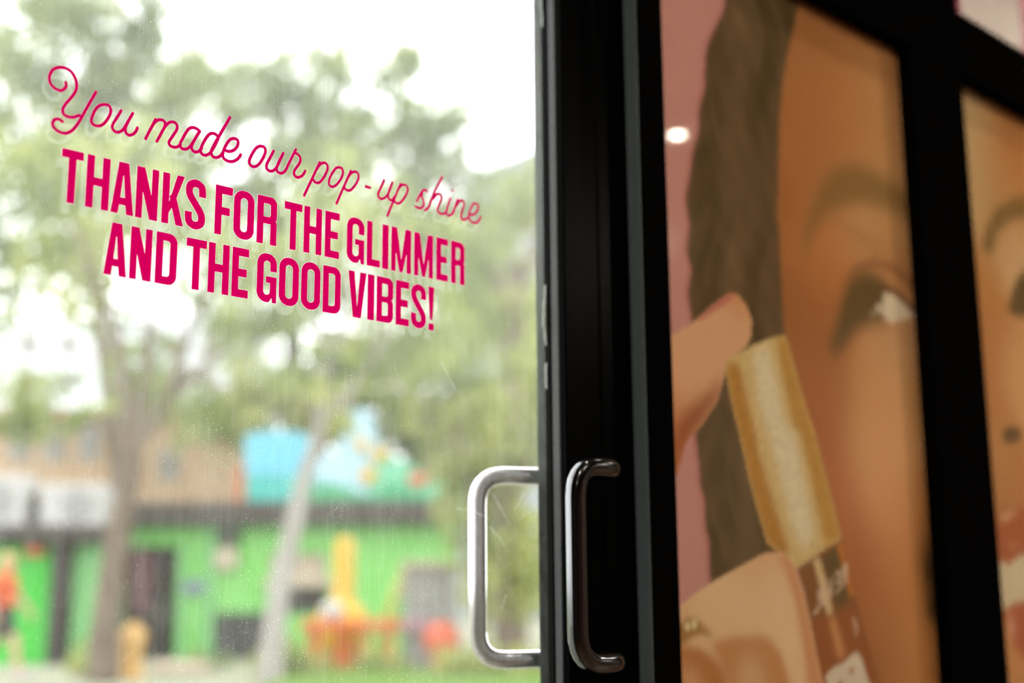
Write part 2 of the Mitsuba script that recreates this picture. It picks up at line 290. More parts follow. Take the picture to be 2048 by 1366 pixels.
# the script line as pen strokes on the pane, in tenths of a millimetre (X, Z)
HYPHEN = [(8630, 15148), (8716, 15144), (8707, 15108), (8621, 15110)]
SCRIPT = [
   ('Y',[[(5010,15389),(5016,15355),(4995,15315),(4956,15293),(4901,15304),(4856,15346),(4847,15412),(4873,15478),(4929,15521),(4997,15534),(5060,15512),(5105,15455),(5122,15389),(5111,15323),(5070,15246),(5023,15175),(4998,15114),(5005,15074),(5044,15053),(5104,15060),(5166,15095)],[(5320,15376),(5248,15215),(5207,15120),(5170,15036),(5130,14961),(5085,14907),(5029,14877),(4965,14882),(4919,14913),(4907,14952),(4927,14990),(4964,15005),(5003,14989)]]),
   ('o',[[(5419,15274),(5463,15273),(5487,15232),(5473,15169),(5442,15105),(5402,15056),(5357,15034),(5312,15038),(5290,15069),(5301,15131),(5331,15205),(5371,15252),(5419,15274)]]),
   ('u',[[(5595,15257),(5554,15170),(5515,15090),(5515,15045),(5549,15021),(5594,15034),(5630,15073),(5672,15160),(5720,15260)],[(5720,15260),(5672,15156),(5649,15081),(5659,15037),(5694,15023),(5738,15047),(5766,15088),(5778,15121)]]),
   ('m',[[(5970,15259),(5871,15029)],[(5923,15150),(5962,15225),(6005,15264),(6052,15271),(6079,15244),(6067,15189),(5996,15032)],[(6044,15139),(6083,15217),(6124,15266),(6171,15283),(6208,15265),(6213,15216),(6173,15137),(6134,15066),(6138,15029),(6175,15015),(6222,15026),(6264,15063)]]),
   ('a',[[(6476,15261),(6430,15280),(6379,15275),(6336,15237),(6289,15145),(6258,15069),(6268,15030),(6302,15022),(6345,15040),(6387,15093),(6476,15261)],[(6476,15261),(6421,15153),(6390,15077),(6400,15034),(6434,15022),(6473,15041),(6506,15084)]]),
   ('d',[[(6695,15252),(6656,15275),(6603,15265),(6560,15215),(6514,15124),(6495,15057),(6513,15019),(6554,15015),(6605,15051),(6650,15129),(6695,15231)],[(6827,15502),(6695,15242),(6646,15142),(6619,15072),(6633,15028),(6674,15018),(6723,15044),(6762,15099)]]),
   ('e',[[(6776,15127),(6830,15123),(6891,15154),(6932,15215),(6933,15268),(6890,15282),(6837,15255),(6796,15192),(6764,15114),(6759,15052),(6796,15019),(6865,15018),(6926,15053),(6961,15094),(6974,15121)]]),
   ('o',[[(7209,15275),(7260,15275),(7279,15236),(7265,15178),(7223,15096),(7177,15042),(7125,15023),(7088,15043),(7083,15085),(7115,15164),(7162,15240),(7209,15275)]]),
   ('u',[[(7382,15260),(7341,15174),(7302,15092),(7302,15042),(7341,15022),(7389,15040),(7433,15098),(7507,15264)],[(7507,15264),(7451,15149),(7428,15071),(7443,15034),(7489,15030),(7536,15066),(7575,15148)]]),
   ('r',[[(7669,15346),(7575,15148)],[(7650,15305),(7692,15296),(7726,15271),(7731,15221),(7696,15158),(7656,15093),(7658,15047),(7700,15030),(7755,15057),(7787,15101),(7798,15126)]]),
   ('p',[[(7991,15271),(7794,14843)],[(7950,15178),(7995,15245),(8051,15280),(8093,15263),(8098,15209),(8050,15108),(7992,15036),(7937,15024),(7906,15054)]]),
   ('o',[[(8244,15272),(8297,15269),(8313,15219),(8283,15137),(8226,15060),(8171,15023),(8127,15038),(8125,15095),(8162,15178),(8206,15245),(8244,15272)]]),
   ('p',[[(8422,15267),(8231,14841)],[(8380,15178),(8427,15242),(8485,15274),(8529,15253),(8529,15192),(8483,15106),(8422,15039),(8365,15027),(8329,15057)]]),
   ('u',[[(8904,15264),(8857,15164),(8821,15087),(8825,15044),(8866,15027),(8922,15057),(8968,15118),(9026,15263)],[(9026,15263),(8981,15157),(8965,15086),(8988,15045),(9026,15048),(9057,15090)]]),
   ('p',[[(9150,15275),(8957,14842)],[(9109,15190),(9154,15249),(9206,15274),(9253,15254),(9253,15200),(9206,15111),(9146,15039),(9088,15024),(9054,15048)]]),
   ('s',[[(9400,15112),(9443,15193),(9491,15262),(9531,15278),(9555,15267)],[(9478,15232),(9478,15179),(9508,15130),(9499,15068),(9440,15032),(9377,15043)]]),
   ('h',[[(9793,15501),(9700,15328),(9621,15162),(9578,15068),(9523,15025)],[(9653,15196),(9707,15260),(9763,15272),(9782,15228),(9742,15134),(9722,15066),(9758,15035),(9819,15038),(9870,15077)]]),
   ('i',[[(9931,15259),(9884,15147),(9860,15062),(9896,15032),(9948,15060),(9993,15131)],[(9963,15365),(9967,15362)]]),
   ('n',[[(10044,15263),(10003,15161),(9968,15073)],[(10019,15180),(10061,15241),(10102,15269),(10142,15258),(10146,15211),(10111,15113),(10102,15046),(10144,15027),(10201,15062)]]),
   ('e',[[(10245,15115),(10306,15128),(10372,15192),(10385,15259),(10338,15279),(10287,15244),(10245,15153),(10228,15068),(10274,15028),(10348,15028),(10401,15074),(10429,15121)]]),
]

def lettering(thing, shapes, cut=0.00035):
    for g in shapes:
        add('letter', sheet(g, -0.0006), 'mat_vinyl_pink', thing)
    whole = unary_union(shapes)
    add('edge_light', sheet(whole.buffer(cut).difference(whole.buffer(-0.0001)), -0.0004), 'mat_edge_light', thing)  # white rim painted for light refracted at the letter edges
    labels[thing + '__edge_light'] = {'label': 'thin pale rim painted for light caught at the letter edges'}
    return whole
ghosts = []
for line, z0, what in ((LINE_1, 1.4197, 'large pink vinyl capitals reading THANKS FOR THE GLIMMER on the door pane'), (LINE_2, 1.3566, 'large pink vinyl capitals reading AND THE GOOD VIBES! on the door pane')):
    key = numbered('block_lettering')
    tag(key, what, 'lettering')
    ghosts.append((key, lettering(key, [affinity.affine_transform(glyph(c, (b-a)/H), [H, 0, 0, H, a, z0]) for c, a, b in line])))
tag('script_lettering', 'thin pink vinyl handwriting reading You made our pop-up shine on the door pane', 'lettering')
letters = [unary_union([LineString(crom(np.array(p)/1e4, 6)).buffer(0.00168, quad_segs=5) for p in strokes]) for _, strokes in SCRIPT]
letters.insert(15, Polygon(np.array(HYPHEN)/1e4))
ghosts.append(('script_lettering', lettering('script_lettering', letters, 0.00012)))
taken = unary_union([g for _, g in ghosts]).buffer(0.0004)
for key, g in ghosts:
    add('ghost_copy', sheet(affinity.translate(g, -0.0042, -0.0100).buffer(0.0004).difference(taken), 0.0015), 'mat_ghost_copy', key)  # pale copy of the letters, shifted left and down
    labels[key + '__ghost_copy'] = {'label': 'faint pale ghost of the letters on the outer face of the glass'}

# ---------------------------------------------------------------- the posters
PRINT = {
    'hair': [(231,1970),(217,1929),(207,1913),(187,1883),(174,1859),(166,1833),(163,1789),(149,1756),(145,1738),(147,1721),(129,1680),(121,1645),(109,1607),(115,1567),(107,1529),(105,1533),(116,1500),(106,1466),(114,1425),(133,1330),(113,1264),(114,1252),(119,1217),(118,1199),(128,1175),(126,1142),(135,1117),(134,1068),(139,1043),(290,1042),(297,1121),(344,1352),(339,1436),(336,1522),(338,1611),(335,1619),(344,1710),(352,1779),(365,1844),(386,1907),(411,1969),(435,2038)],
    'brow': [(392,1570),(409,1618),(430,1659),(460,1703),(502,1739),(548,1760),(606,1767),(677,1763),(738,1751),(813,1738),(814,1693),(731,1701),(664,1701),(599,1699),(540,1685),(486,1660),(440,1624),(413,1580)],
    'eye': [(454,1416),(474,1454),(490,1487),(507,1523),(530,1557),(580,1581),(631,1577),(658,1556),(649,1526),(634,1498),(586,1487),(539,1466),(498,1431)],
    'crease': [(516,1552),(546,1579),(599,1601),(677,1609),(748,1587),(789,1556),(784,1546),(739,1569),(675,1594),(604,1590),(550,1569)],
    'lash': [(630,1567),(677,1562),(730,1544),(784,1522),(779,1510),(722,1530),(670,1550),(629,1554)],
    'sclera': [(637,1549),(670,1550),(711,1538),(740,1523),(708,1513),(652,1499),(632,1507)],
    'glint': [(641,1523),(636,1515),(623,1510),(612,1512),(608,1519),(615,1527),(627,1531),(639,1529)],
    'glint2': [(608,1509),(605,1505),(599,1502),(594,1503),(592,1506),(595,1510),(601,1512),(607,1511)],
    'finger': [(44,1392),(68,1400),(101,1415),(126,1431),(161,1456),(206,1483),(228,1480),(245,1468),(256,1448),(254,1428),(241,1407),(213,1388),(191,1376),(182,1349),(166,1318),(134,1284),(107,1266),(88,1247),(75,1219),(90,1250),(71,1209),(36,1197)],
    'finger_dark': [(181,1356),(150,1332),(116,1313),(87,1292),(70,1268),(62,1198),(75,1216),(88,1247),(107,1266),(134,1284),(166,1318)],
    'nail': [(122,1430),(140,1444),(161,1459),(207,1489),(222,1487),(205,1469),(165,1447),(137,1432)],
    'cap': [(186,1369),(195,1381),(255,1409),(312,1430),(339,1436),(347,1423),(386,1331),(407,1291),(441,1200),(465,1134),(462,1129),(400,1107),(342,1084),(313,1097),(269,1120),(239,1190),(212,1275),(218,1259),(196,1323)],
    'capL': [(186,1369),(200,1380),(221,1377),(236,1327),(258,1262),(257,1252),(292,1174),(323,1111),(313,1097),(269,1120),(239,1190),(212,1275),(218,1259),(196,1323)],
    'capR': [(317,1431),(339,1436),(347,1423),(386,1331),(407,1291),(441,1200),(465,1134),(462,1129),(420,1118),(398,1197),(367,1288),(349,1296),(330,1365)],
    'capM': [(254,1400),(292,1416),(311,1363),(329,1295),(352,1286),(374,1205),(392,1134),(366,1111),(339,1132),(305,1228),(286,1281),(266,1317)],
    'tube': [(342,1084),(400,1107),(465,1130),(481,1085),(492,1046),(511,1004),(532,951),(552,895),(568,844),(395,856),(387,918),(378,975),(367,1015),(356,1055)],
    'tubeedge': [(451,1121),(467,1127),(481,1085),(494,1045),(479,1042),(467,1080)],
    'tubedark': [(406,1101),(448,1118),(463,1085),(475,1052),(470,1035),(442,1027),(429,1052)],
    'stem': [(384,1098),(402,1102),(416,1068),(431,1019),(423,1015),(413,1018),(400,1055)],
    'liquid': [(372,1012),(423,1014),(498,1030),(511,1004),(532,951),(552,895),(568,844),(395,856),(387,918),(378,975)],
    'streak': [(418,1011),(435,1014),(449,981),(459,954),(439,949),(427,982)],
    'hand': [(43,1025),(70,1035),(105,1051),(140,1065),(197,1084),(250,1102),(277,1108),(305,1108),(329,1095),(342,1076),(356,1047),(367,1015),(379,967),(394,917),(405,856),(36,882)],
    'handR': [(291,1107),(312,1106),(334,1092),(344,1074),(356,1047),(367,1015),(379,967),(394,917),(405,856),(358,859),(354,919),(349,968),(335,1029),(316,1073)],
    'fingA': [(40,978),(78,981),(109,976),(136,963),(155,945),(164,926),(167,873),(36,882)],
    'fingB': [(129,983),(166,988),(225,991),(251,989),(276,978),(295,957),(306,931),(316,908),(321,862),(167,873),(164,926),(151,953)],
    'fingBl': [(193,961),(223,965),(248,951),(254,916),(250,867),(183,871),(183,932)],
    'fingAl': [(58,954),(85,956),(107,940),(113,912),(111,877),(43,881)],
    'ring': [(60,1006),(76,1015),(96,1018),(115,1007),(138,992),(110,995),(90,992),(71,982),(59,980)],
    'gem': [(88,1006),(86,1002),(81,1000),(77,1002),(75,1007),(78,1011),(82,1012),(86,1010)],
    'gem2': [(102,1008),(100,1004),(96,1002),(92,1004),(91,1009),(93,1013),(97,1014),(101,1012)],
    'logo': [(400,927),(423,938),(453,944),(475,955),(491,959),(504,949),(511,932),(517,917),(529,901),(499,897),(490,906),(470,910),(449,900),(428,896),(412,902)],
    'logohole': [(465,932),(473,937),(480,936),(481,931),(474,927),(467,927)],
    'logohole2': [(430,915),(446,920),(450,915),(434,906)],
    'mouth': [(703,1012),(725,1045),(766,1075),(830,1120),(807,968),(766,990),(725,1000)],
}
TONES = [
    (411, 1958, 55, (150, 100, 60)),
    (411, 1793, 37, (150, 97, 58)),
    (502, 1834, 46, (166, 108, 64)),
    (628, 1848, 46, (170, 120, 75)),
    (705, 1793, 37, (172, 128, 84)),
    (463, 1737, 37, (160, 103, 60)),
    (358, 1655, 27, (145, 93, 53)),
    (370, 1480, 37, (140, 90, 52)),
    (577, 1675, 37, (178, 134, 92)),
    (462, 1576, 41, (172, 112, 66)),
    (710, 1702, 37, (172, 128, 82)),
    (438, 1474, 37, (146, 92, 54)),
    (662, 1576, 37, (160, 110, 70)),
    (664, 1462, 41, (172, 132, 94)),
    (443, 1370, 41, (150, 95, 55)),
    (409, 1303, 37, (152, 90, 54)),
    (415, 1226, 32, (155, 90, 55)),
    (483, 1207, 27, (165, 98, 62)),
    (606, 1370, 41, (186, 133, 86)),
    (642, 1281, 46, (186, 138, 94)),
    (561, 1251, 37, (188, 140, 95)),
    (753, 1376, 27, (160, 115, 65)),
    (489, 1129, 27, (158, 98, 58)),
    (544, 1099, 32, (150, 90, 52)),
    (467, 1052, 32, (146, 84, 50)),
    (610, 1148, 37, (176, 120, 75)),
    (662, 1182, 27, (176, 118, 70)),
    (747, 1203, 27, (160, 105, 55)),
    (535, 1014, 37, (150, 95, 56)),
    (628, 1036, 37, (170, 112, 64)),
    (651, 972, 41, (168, 115, 70)),
    (599, 927, 37, (150, 98, 58)),
    (525, 930, 27, (118, 74, 44)),
    (575, 974, 32, (155, 100, 60)),
    (713, 954, 37, (165, 110, 60)),
    (716, 1101, 32, (165, 108, 58)),
]
PRINT2 = {
    'brow': [(116,1693),(146,1741),(191,1788),(261,1825),(347,1851),(451,1857),(439,1798),(337,1798),(260,1779),(199,1744),(160,1689)],
    'eye': [(207,1586),(234,1627),(263,1662),(299,1683),(422,1712),(399,1595),(281,1582),(233,1579)],
    'nostril': [(143,1326),(150,1348),(182,1357),(216,1357),(229,1344),(203,1328),(172,1322)],
    'upperlip': [(91,1169),(132,1180),(212,1207),(325,1219),(299,1091),(196,1121),(140,1097),(98,1106)],
    'teeth': [(90,1103),(132,1096),(156,1107),(195,1117),(301,1098),(288,1036),(179,1028),(126,1021),(89,1013),(89,1054)],
    'lowerlip': [(93,1013),(142,1027),(209,1026),(287,1029),(265,918),(160,925),(115,956)],
    'gloss': [(107,1183),(164,1195),(171,1190),(117,1173)],
    'gloss2': [(124,1133),(169,1137),(183,1133),(138,1127)],
}
TONES2 = [
    (118, 1978, 43, (176, 150, 110)),
    (224, 1921, 43, (165, 112, 66)),
    (300, 1982, 32, (150, 98, 58)),
    (123, 1815, 43, (178, 150, 108)),
    (191, 1788, 32, (160, 110, 66)),
    (254, 1718, 32, (180, 145, 105)),
    (104, 1632, 32, (165, 115, 68)),
    (122, 1498, 38, (160, 108, 64)),
    (116, 1402, 32, (160, 105, 60)),
    (206, 1450, 32, (185, 140, 95)),
    (120, 1308, 32, (165, 120, 75)),
    (171, 1255, 32, (165, 112, 68)),
    (126, 1224, 32, (158, 110, 68)),
    (141, 1142, 32, (150, 90, 56)),
    (110, 909, 32, (172, 120, 76)),
]
# text a (368, 1031)
# text b (475, 1080)

PRINT_GAIN = 1.5
def inside(poly, X, Z, blur):
    m = shapely.contains_xy(Polygon(poly).buffer(0), X.ravel(), Z.ravel()).reshape(X.shape).astype(float)
    return gaussian_filter(m, blur)
class Print:
    """A flat print in its own millimetres: a sheet with a colour per vertex, laid on in soft and sharp areas."""
    def __init__(self, x0, x1, z0, z1, step):
        self.step = step
        self.x, self.z = np.arange(x0, x1+step/2, step), np.arange(z0, z1+step/2, step)
        self.X, self.Z = np.meshgrid(self.x, self.z)
        self.c = np.zeros(self.X.shape + (3,))
    def fill(self, c): self.c[:] = lin(c)
    def tones(self, pts, spread):
        num = np.zeros_like(self.c); den = np.zeros(self.X.shape)
        for x, z, r, c in pts:
            w = np.exp(-((self.X-x)**2 + (self.Z-z)**2)/(2*(r*spread)**2)) + 1e-6*np.exp(-np.hypot(self.X-x, self.Z-z)/120)
            num += w[..., None]*lin(c); den += w
        return num/den[..., None]
    def lay(self, mask, c, k=1.0):
        m = (mask*k)[..., None]; self.c = self.c*(1-m) + (lin(c) if np.ndim(c) == 1 else c)*m
    def area(self, poly, c, blur=2.0, k=1.0, within=None):
        m = inside(poly, self.X, self.Z, blur/self.step)
        if within is not None: m = m*within
        self.lay(m, c, k); return m
    def spot(self, x, z, rx, rz, c, k=1.0, within=1.0, ang=0):
        a = math.radians(ang); dx, dz = self.X-x, self.Z-z
        u, v = dx*math.cos(a)+dz*math.sin(a), -dx*math.sin(a)+dz*math.cos(a)
        self.lay(np.exp(-((u/rx)**2+(v/rz)**2))*within, c, k)
    def mesh(self, ox, y):
        n, m = self.X.shape; i = np.arange(n*m).reshape(n, m)
        q = np.stack([i[:-1, :-1], i[:-1, 1:], i[1:, 1:], i[1:, :-1]], -1).reshape(-1, 4)
        return np.column_stack([ox + self.X.ravel()/1000, np.full(n*m, y), self.Z.ravel()/1000]), np.vstack([q[:, [0, 1, 2]], q[:, [0, 2, 3]]])
    def colours(self): return np.clip(self.c*PRINT_GAIN, 0, 0.92).reshape(-1, 3)
scene['mat_print'] = {'type': 'twosided', 'b': {'type': 'principled', 'base_color': {'type': 'mesh_attribute', 'name': 'vertex_color'}, 'roughness': 0.035, 'specular': 0.5}}
mat('mat_board', (0.5, 0.45, 0.42), 0.7)
PY = -0.035
def noise2(X, Z, f, seed=0, oct_=3): return meshkit.fbm(np.stack([X*f, Z*f, X*0], -1), oct_, seed)

a = Print(0, 745, 130, 2040, 3.0)
a.fill((176, 126, 117))
m = inside([(-50, 1960), (60, 1985), (160, 2045), (-50, 2060)], a.X, a.Z, 2); a.lay(m, (166, 117, 106), 0.8)
skin = a.tones(TONES, 1.55)
face = Polygon([(270, 2100), (250, 2000), (250, 1850), (260, 1700), (290, 1560), (310, 1450), (350, 1300), (390, 1100), (430, 900), (440, 100), (800, 100), (800, 2100)])
a.lay(inside(face.exterior.coords, a.X, a.Z, 1.0), skin)
hm = inside(PRINT['hair'], a.X, a.Z, 1.2)
edge = inside(Polygon(PRINT['hair']).buffer(6), a.X, a.Z, 1.5); a.lay(edge*(a.X < 280), (165, 92, 88), 0.55)
strand = noise2(a.X*1.0 + 22*np.sin(a.Z/45), a.Z*0.16, 0.045, 3)
cx = np.interp(a.Z, [850, 1200, 1600, 1750, 2050], [200, 170, 165, 180, 235])
braid = 0.5 + 0.5*np.sin((a.Z + 1.15*np.abs(a.X - cx))/12.5)
hair = lin((72, 58, 34))[None, None]*(1-strand[..., None]) + lin((102, 82, 58))[None, None]*strand[..., None]
hair = hair*(0.90 + 0.12*braid[..., None]) + lin((98, 80, 60))*(np.exp(-((a.X-cx-45)/28)**2)*0.28*noise2(a.X, a.Z*0.5, 0.05, 9))[..., None]
a.lay(hm, hair)
# the face
a.area(PRINT['brow'], (118, 90, 52), 13, 0.85)
a.spot(560, 1640, 95, 16, (150, 104, 66), 0.35, ang=-12)
a.area(PRINT['eye'], (88, 72, 43), 11, 0.95)
a.area(PRINT['crease'], (124, 80, 50), 5, 0.7)
a.area(PRINT['lash'], (92, 62, 40), 4, 0.85)
a.area(PRINT['sclera'], (196, 180, 155), 3, 0.95)
a.area(PRINT['glint'], (186, 168, 145), 3, 0.9)
a.area(PRINT['glint2'], (165, 150, 122), 3, 0.8)
a.area(PRINT['mouth'], (52, 42, 26), 12, 0.85); a.spot(728, 1085, 30, 58, (56, 46, 30), 0.9)
a.spot(600, 1240, 70, 110, (192, 140, 96), 0.6)
# hand, gloss tube and cap
ft = a.tones([(60, 1500, 40, (196, 152, 118)), (120, 1440, 40, (190, 146, 110)), (170, 1500, 30, (196, 150, 112)), (205, 1500, 18, (172, 106, 66)), (60, 1370, 35, (196, 148, 112)), (150, 1560, 20, (188, 132, 98)), (30, 1280, 25, (172, 104, 62))], 1.4)
fm = a.area(PRINT['finger'], ft, 1.5)
a.area(PRINT['finger_dark'], (128, 66, 36), 9, 0.85, fm)
a.area(PRINT['nail'], (168, 98, 86), 2.5, 0.9, fm)
tm = a.area(PRINT['tube'], (120, 80, 46), 2)
a.area(PRINT['liquid'], (136, 80, 44), 6, 0.9, tm)
a.area(PRINT['tubedark'], (92, 74, 42), 4, 0.95, tm)
a.area(PRINT['tubeedge'], (170, 106, 48), 3, 0.95, tm)
a.area(PRINT['stem'], (190, 164, 122), 3, 0.95, tm)
a.area(PRINT['streak'], (182, 128, 84), 6, 0.9, tm)
cm = a.area(PRINT['cap'], (186, 160, 108), 1.5)
glit = meshkit.noise(np.stack([a.X*0.33, a.Z*0.33, a.X*0], -1), 5)
a.area(PRINT['capL'], (158, 108, 42), 6, 0.9, cm)
a.area(PRINT['capR'], (164, 120, 52), 6, 0.9, cm)
a.area(PRINT['capM'], (200, 186, 154), 9, 0.9, cm)
a.c *= 1 + (cm*(glit-0.5)*0.34)[..., None]
ht = a.tones([(60, 1050, 40, (188, 140, 102)), (150, 1060, 40, (202, 172, 132)), (230, 1120, 30, (180, 122, 78)), (250, 1060, 35, (202, 170, 132)), (120, 1000, 40, (202, 170, 130)), (300, 1000, 40, (202, 168, 130)), (330, 920, 40, (202, 166, 128)), (200, 960, 40, (196, 156, 116)), (140, 940, 30, (190, 148, 112))], 1.4)
hand = a.area(PRINT['hand'], ht, 1.5)
a.area(PRINT['handR'], (172, 106, 60), 8, 0.75, hand)
a.area(PRINT['fingB'], (172, 118, 74), 6, 0.95, hand)
a.area(PRINT['fingBl'], (186, 148, 108), 12, 0.9, hand)
a.area(PRINT['fingA'], (160, 102, 56), 5, 0.95, hand)
a.area(PRINT['fingAl'], (184, 136, 98), 9, 0.9, hand)
a.area(PRINT['ring'], (132, 92, 42), 4, 0.9)
a.area(PRINT['gem'], (222, 205, 160), 3, 0.95)
a.area(PRINT['gem2'], (222, 205, 160), 3, 0.95)
# print on the tube, seen from its back: mirrored letters
a.area(PRINT['logo'], (192, 178, 156), 2, 0.95)
a.area(PRINT['logohole'], (150, 100, 58), 2, 0.95)
a.area(PRINT['logohole2'], (150, 100, 58), 2, 0.95)
MIRRORED = {'L': [[(0, 1), (0, 0)], [(0, 0), (-0.45, 0)]], 'O': [[(0, 0.2), (0, 0.8), (-0.15, 1), (-0.35, 1), (-0.5, 0.8), (-0.5, 0.2), (-0.35, 0), (-0.15, 0), (0, 0.2)]], 'V': [[(0, 1), (-0.25, 0), (-0.5, 1)]],
            'E': [[(-0.42, 0), (0, 0), (0, 1), (-0.42, 1)], [(0, 0.5), (-0.35, 0.5)]], 'R': [[(0, 0), (0, 1), (-0.35, 1), (-0.48, 0.78), (-0.35, 0.52), (0, 0.52)], [(-0.2, 0.52), (-0.5, 0)]]}
u = np.array([107, 52.0]); u /= np.linalg.norm(u); v = np.array([0.10, 1.0]); size = 28
for k, ch in enumerate('LOVER'):
    o = np.array([392, 1024.0]) + u*(k*22.5)
    for st in MIRRORED[ch]:
        pl = LineString([tuple(o + u*(p[0]*size*1.05) + v*(p[1]*size)) for p in st]).buffer(2.3)
        a.area(list(pl.exterior.coords), (190, 162, 138), 1.5, 0.85)
for k, (x, z) in enumerate([(487, 1008), (492, 1002), (495, 994), (489, 998), (491, 986)]): a.spot(x, z, 4, 3.5, (190, 165, 140), 0.7)
vtx = a.mesh(1.30, PY)
tag('poster', 'tall poster of a braided face and a hand holding a gold capped tube', 'poster')
add('print', vtx, 'mat_print', 'poster', color=a.colours())
add('backing_board', bx(1.30, 2.046, PY+0.001, PY+0.009, 0.13, 2.04), 'mat_board', 'poster')

b = Print(0, 760, 130, 2040, 4.0)
b.fill((165, 115, 70))
b.c[:] = b.tones(TONES2 + [(420, 1900, 60, (168, 116, 70)), (480, 1500, 60, (178, 128, 84)), (450, 1100, 60, (165, 112, 70)), (640, 1800, 60, (165, 110, 66)), (640, 1300, 60, (160, 105, 62)), (560, 600, 90, (150, 98, 60))], 1.6)
b.area(PRINT2['brow'], (108, 84, 48), 8, 0.85)
b.area(PRINT2['eye'], (84, 68, 42), 7, 0.95)
b.area(PRINT2['nostril'], (82, 66, 42), 6, 0.95)
b.area(PRINT2['upperlip'], (150, 84, 54), 6, 0.9)
b.area(PRINT2['teeth'], (186, 172, 142), 4, 0.95)
b.area(PRINT2['lowerlip'], (152, 82, 56), 6, 0.9)
b.area(PRINT2['gloss'], (190, 150, 115), 4, 0.8); b.area(PRINT2['gloss2'], (176, 128, 96), 4, 0.7)
b.spot(120, 985, 14, 22, (185, 140, 112), 0.8)
b.lay(b.X < -1, (0, 0, 0))
tag('poster_001', 'poster of a smiling face with white teeth right of the wide black mullion', 'poster')
add('print', b.mesh(2.19, PY), 'mat_print', 'poster_001', color=b.colours())
add('backing_board', bx(2.19, 2.95, PY+0.001, PY+0.009, 0.13, 2.04), 'mat_board', 'poster_001')

# pale panels with pink borders above the beam
mat('mat_panel_pale', tuple(lin((190, 168, 156))*0.85), 0.5)
mat('mat_panel_border', tuple(lin((176, 44, 86))*0.9), 0.5)
tag('header_panel', 'pale pink panel with a magenta border above the beam and the second poster', 'sign')
add('face_panel', bx(2.304, 2.571, PY, PY+0.008, 2.14, 2.62), 'mat_panel_pale', 'header_panel')
for x0, x1 in ((2.288, 2.3035), (2.5715, 2.93)): add('border', bx(x0, x1, PY-0.001, PY+0.008, 2.14, 2.62), 'mat_panel_border', 'header_panel')
add('backing_board', bx(2.2, 2.95, PY+0.009, PY+0.016, 2.13, 2.63), 'mat_board', 'header_panel')
tag('header_panel_001', 'pale pink panel above the beam and the first poster', 'sign')
add('face_panel', bx(1.32, 2.05, PY, PY+0.008, 2.14, 2.62), 'mat_panel_pale', 'header_panel_001')

# ---------------------------------------------------------------- ceiling downlights
def downlight(x, y, r, power, label, group=None):
    key = numbered('downlight'); tag(key, label, 'light', group)
    o = lathe([(r*1.0, 0), (r*1.5, 0), (r*1.5, -0.012), (r*1.05, -0.012), (r*1.0, 0)], 32); o.apply_translation((x, y, CEIL))
    add('trim_ring', o, 'mat_lamp_trim', key, smooth=30)
    t = np.arange(32)*2*np.pi/32
    v = np.vstack([np.column_stack([x + r*np.cos(t), y + r*np.sin(t), np.full(32, CEIL-0.004)]), [[x, y, CEIL-0.004]]])
    f = [(32, (i+1) % 32, i) for i in range(32)]
    k = add('lamp', trimesh.Trimesh(v, f, process=False), 'mat_lamp_trim', key)
    scene[k]['emitter'] = {'type': 'area', 'radiance': rgb(np.array([1.0, 0.87, 0.70])*power)}
downlight(3.75, -1.92, 0.034, 1900.0*0.08, 'ceiling downlight mirrored in the first poster')
for x, y, where in ((1.4, -1.5, 'straight before the first poster'), (4.9, -3.1, 'added far back on the right to brighten the posters'), (0.4, -1.3, 'over the entrance by the glass door'), (3.92, -0.9, 'right of the second poster'), (-1.0, -2.6, 'far back on the left of the shop')):  # the far right lamp is an added fill for the lower posters
    downlight(x, y, 0.05 if x > 3 else 0.034, 1900.0*(2.6 if y < -2 else 1.3) if x > 3 else 1900.0*0.8, 'warm ceiling downlight ' + where, 'ceiling downlights')
for x, where in ((1.55, 'first poster'), (2.45, 'second poster')):
    downlight(x, -0.34, 0.034, 1900.0*0.12, 'small warm wall washer close above the ' + where, 'wall washer downlights')

# ---------------------------------------------------------------- the street: x right, y away from the shop, z up, from the point below the camera
U_, W_ = np.array([sy, -cy, 0.0]), np.array([cy, sy, 0.0])
def L(px, py, w):
    """The street point at distance w that lies in the direction of a place in the photograph."""
    d = FWD + RIGHT*(px-1024)/FOCAL + DOWN*(py-683)/FOCAL
    t = w/(d @ W_)
    return np.array([d @ U_*t, w, CAM[2] + d[2]*t])
def street(v):
    v = np.asarray(v, float); return np.array([0, -1.15, 0.0]) + v[..., :1]*U_ + v[..., 1:2]*W_ + v[..., 2:]*np.array([0, 0, 1.0])
def sadd(name, mesh, bsdf, parent=None, smooth=False, **kw):
    m = trimesh.Trimesh(street(mesh.vertices), mesh.faces, process=False)
    return add(name, m, bsdf, parent, smooth, **kw)
def sbx(px0, py0, px1, py1, w, depth, c=0.0, z0=None, z1=None):
    """A box whose near face at distance w spans the given corner directions."""
    A_, B_ = L(px0, py0, w), L(px1, py1, w)
    return bx(min(A_[0], B_[0]), max(A_[0], B_[0]), w, w+depth, z0 if z0 is not None else min(A_[2], B_[2]), z1 if z1 is not None else max(A_[2], B_[2]), c)
def board(pts, w, th, n=0):
    q = np.array([L(x, y, w)[[0, 2]] for x, y in pts])
    if n: q = crom(q, n, True)
    m = trimesh.creation.extrude_polygon(Polygon(q).buffer(0), th, engine='earcut')
    v = m.vertices.copy(); m.vertices = np.column_stack([v[:, 0], w + th - v[:, 2], v[:, 1]])
    m.faces = m.faces[:, ::-1] if m.volume < 0 else m.faces
    return m

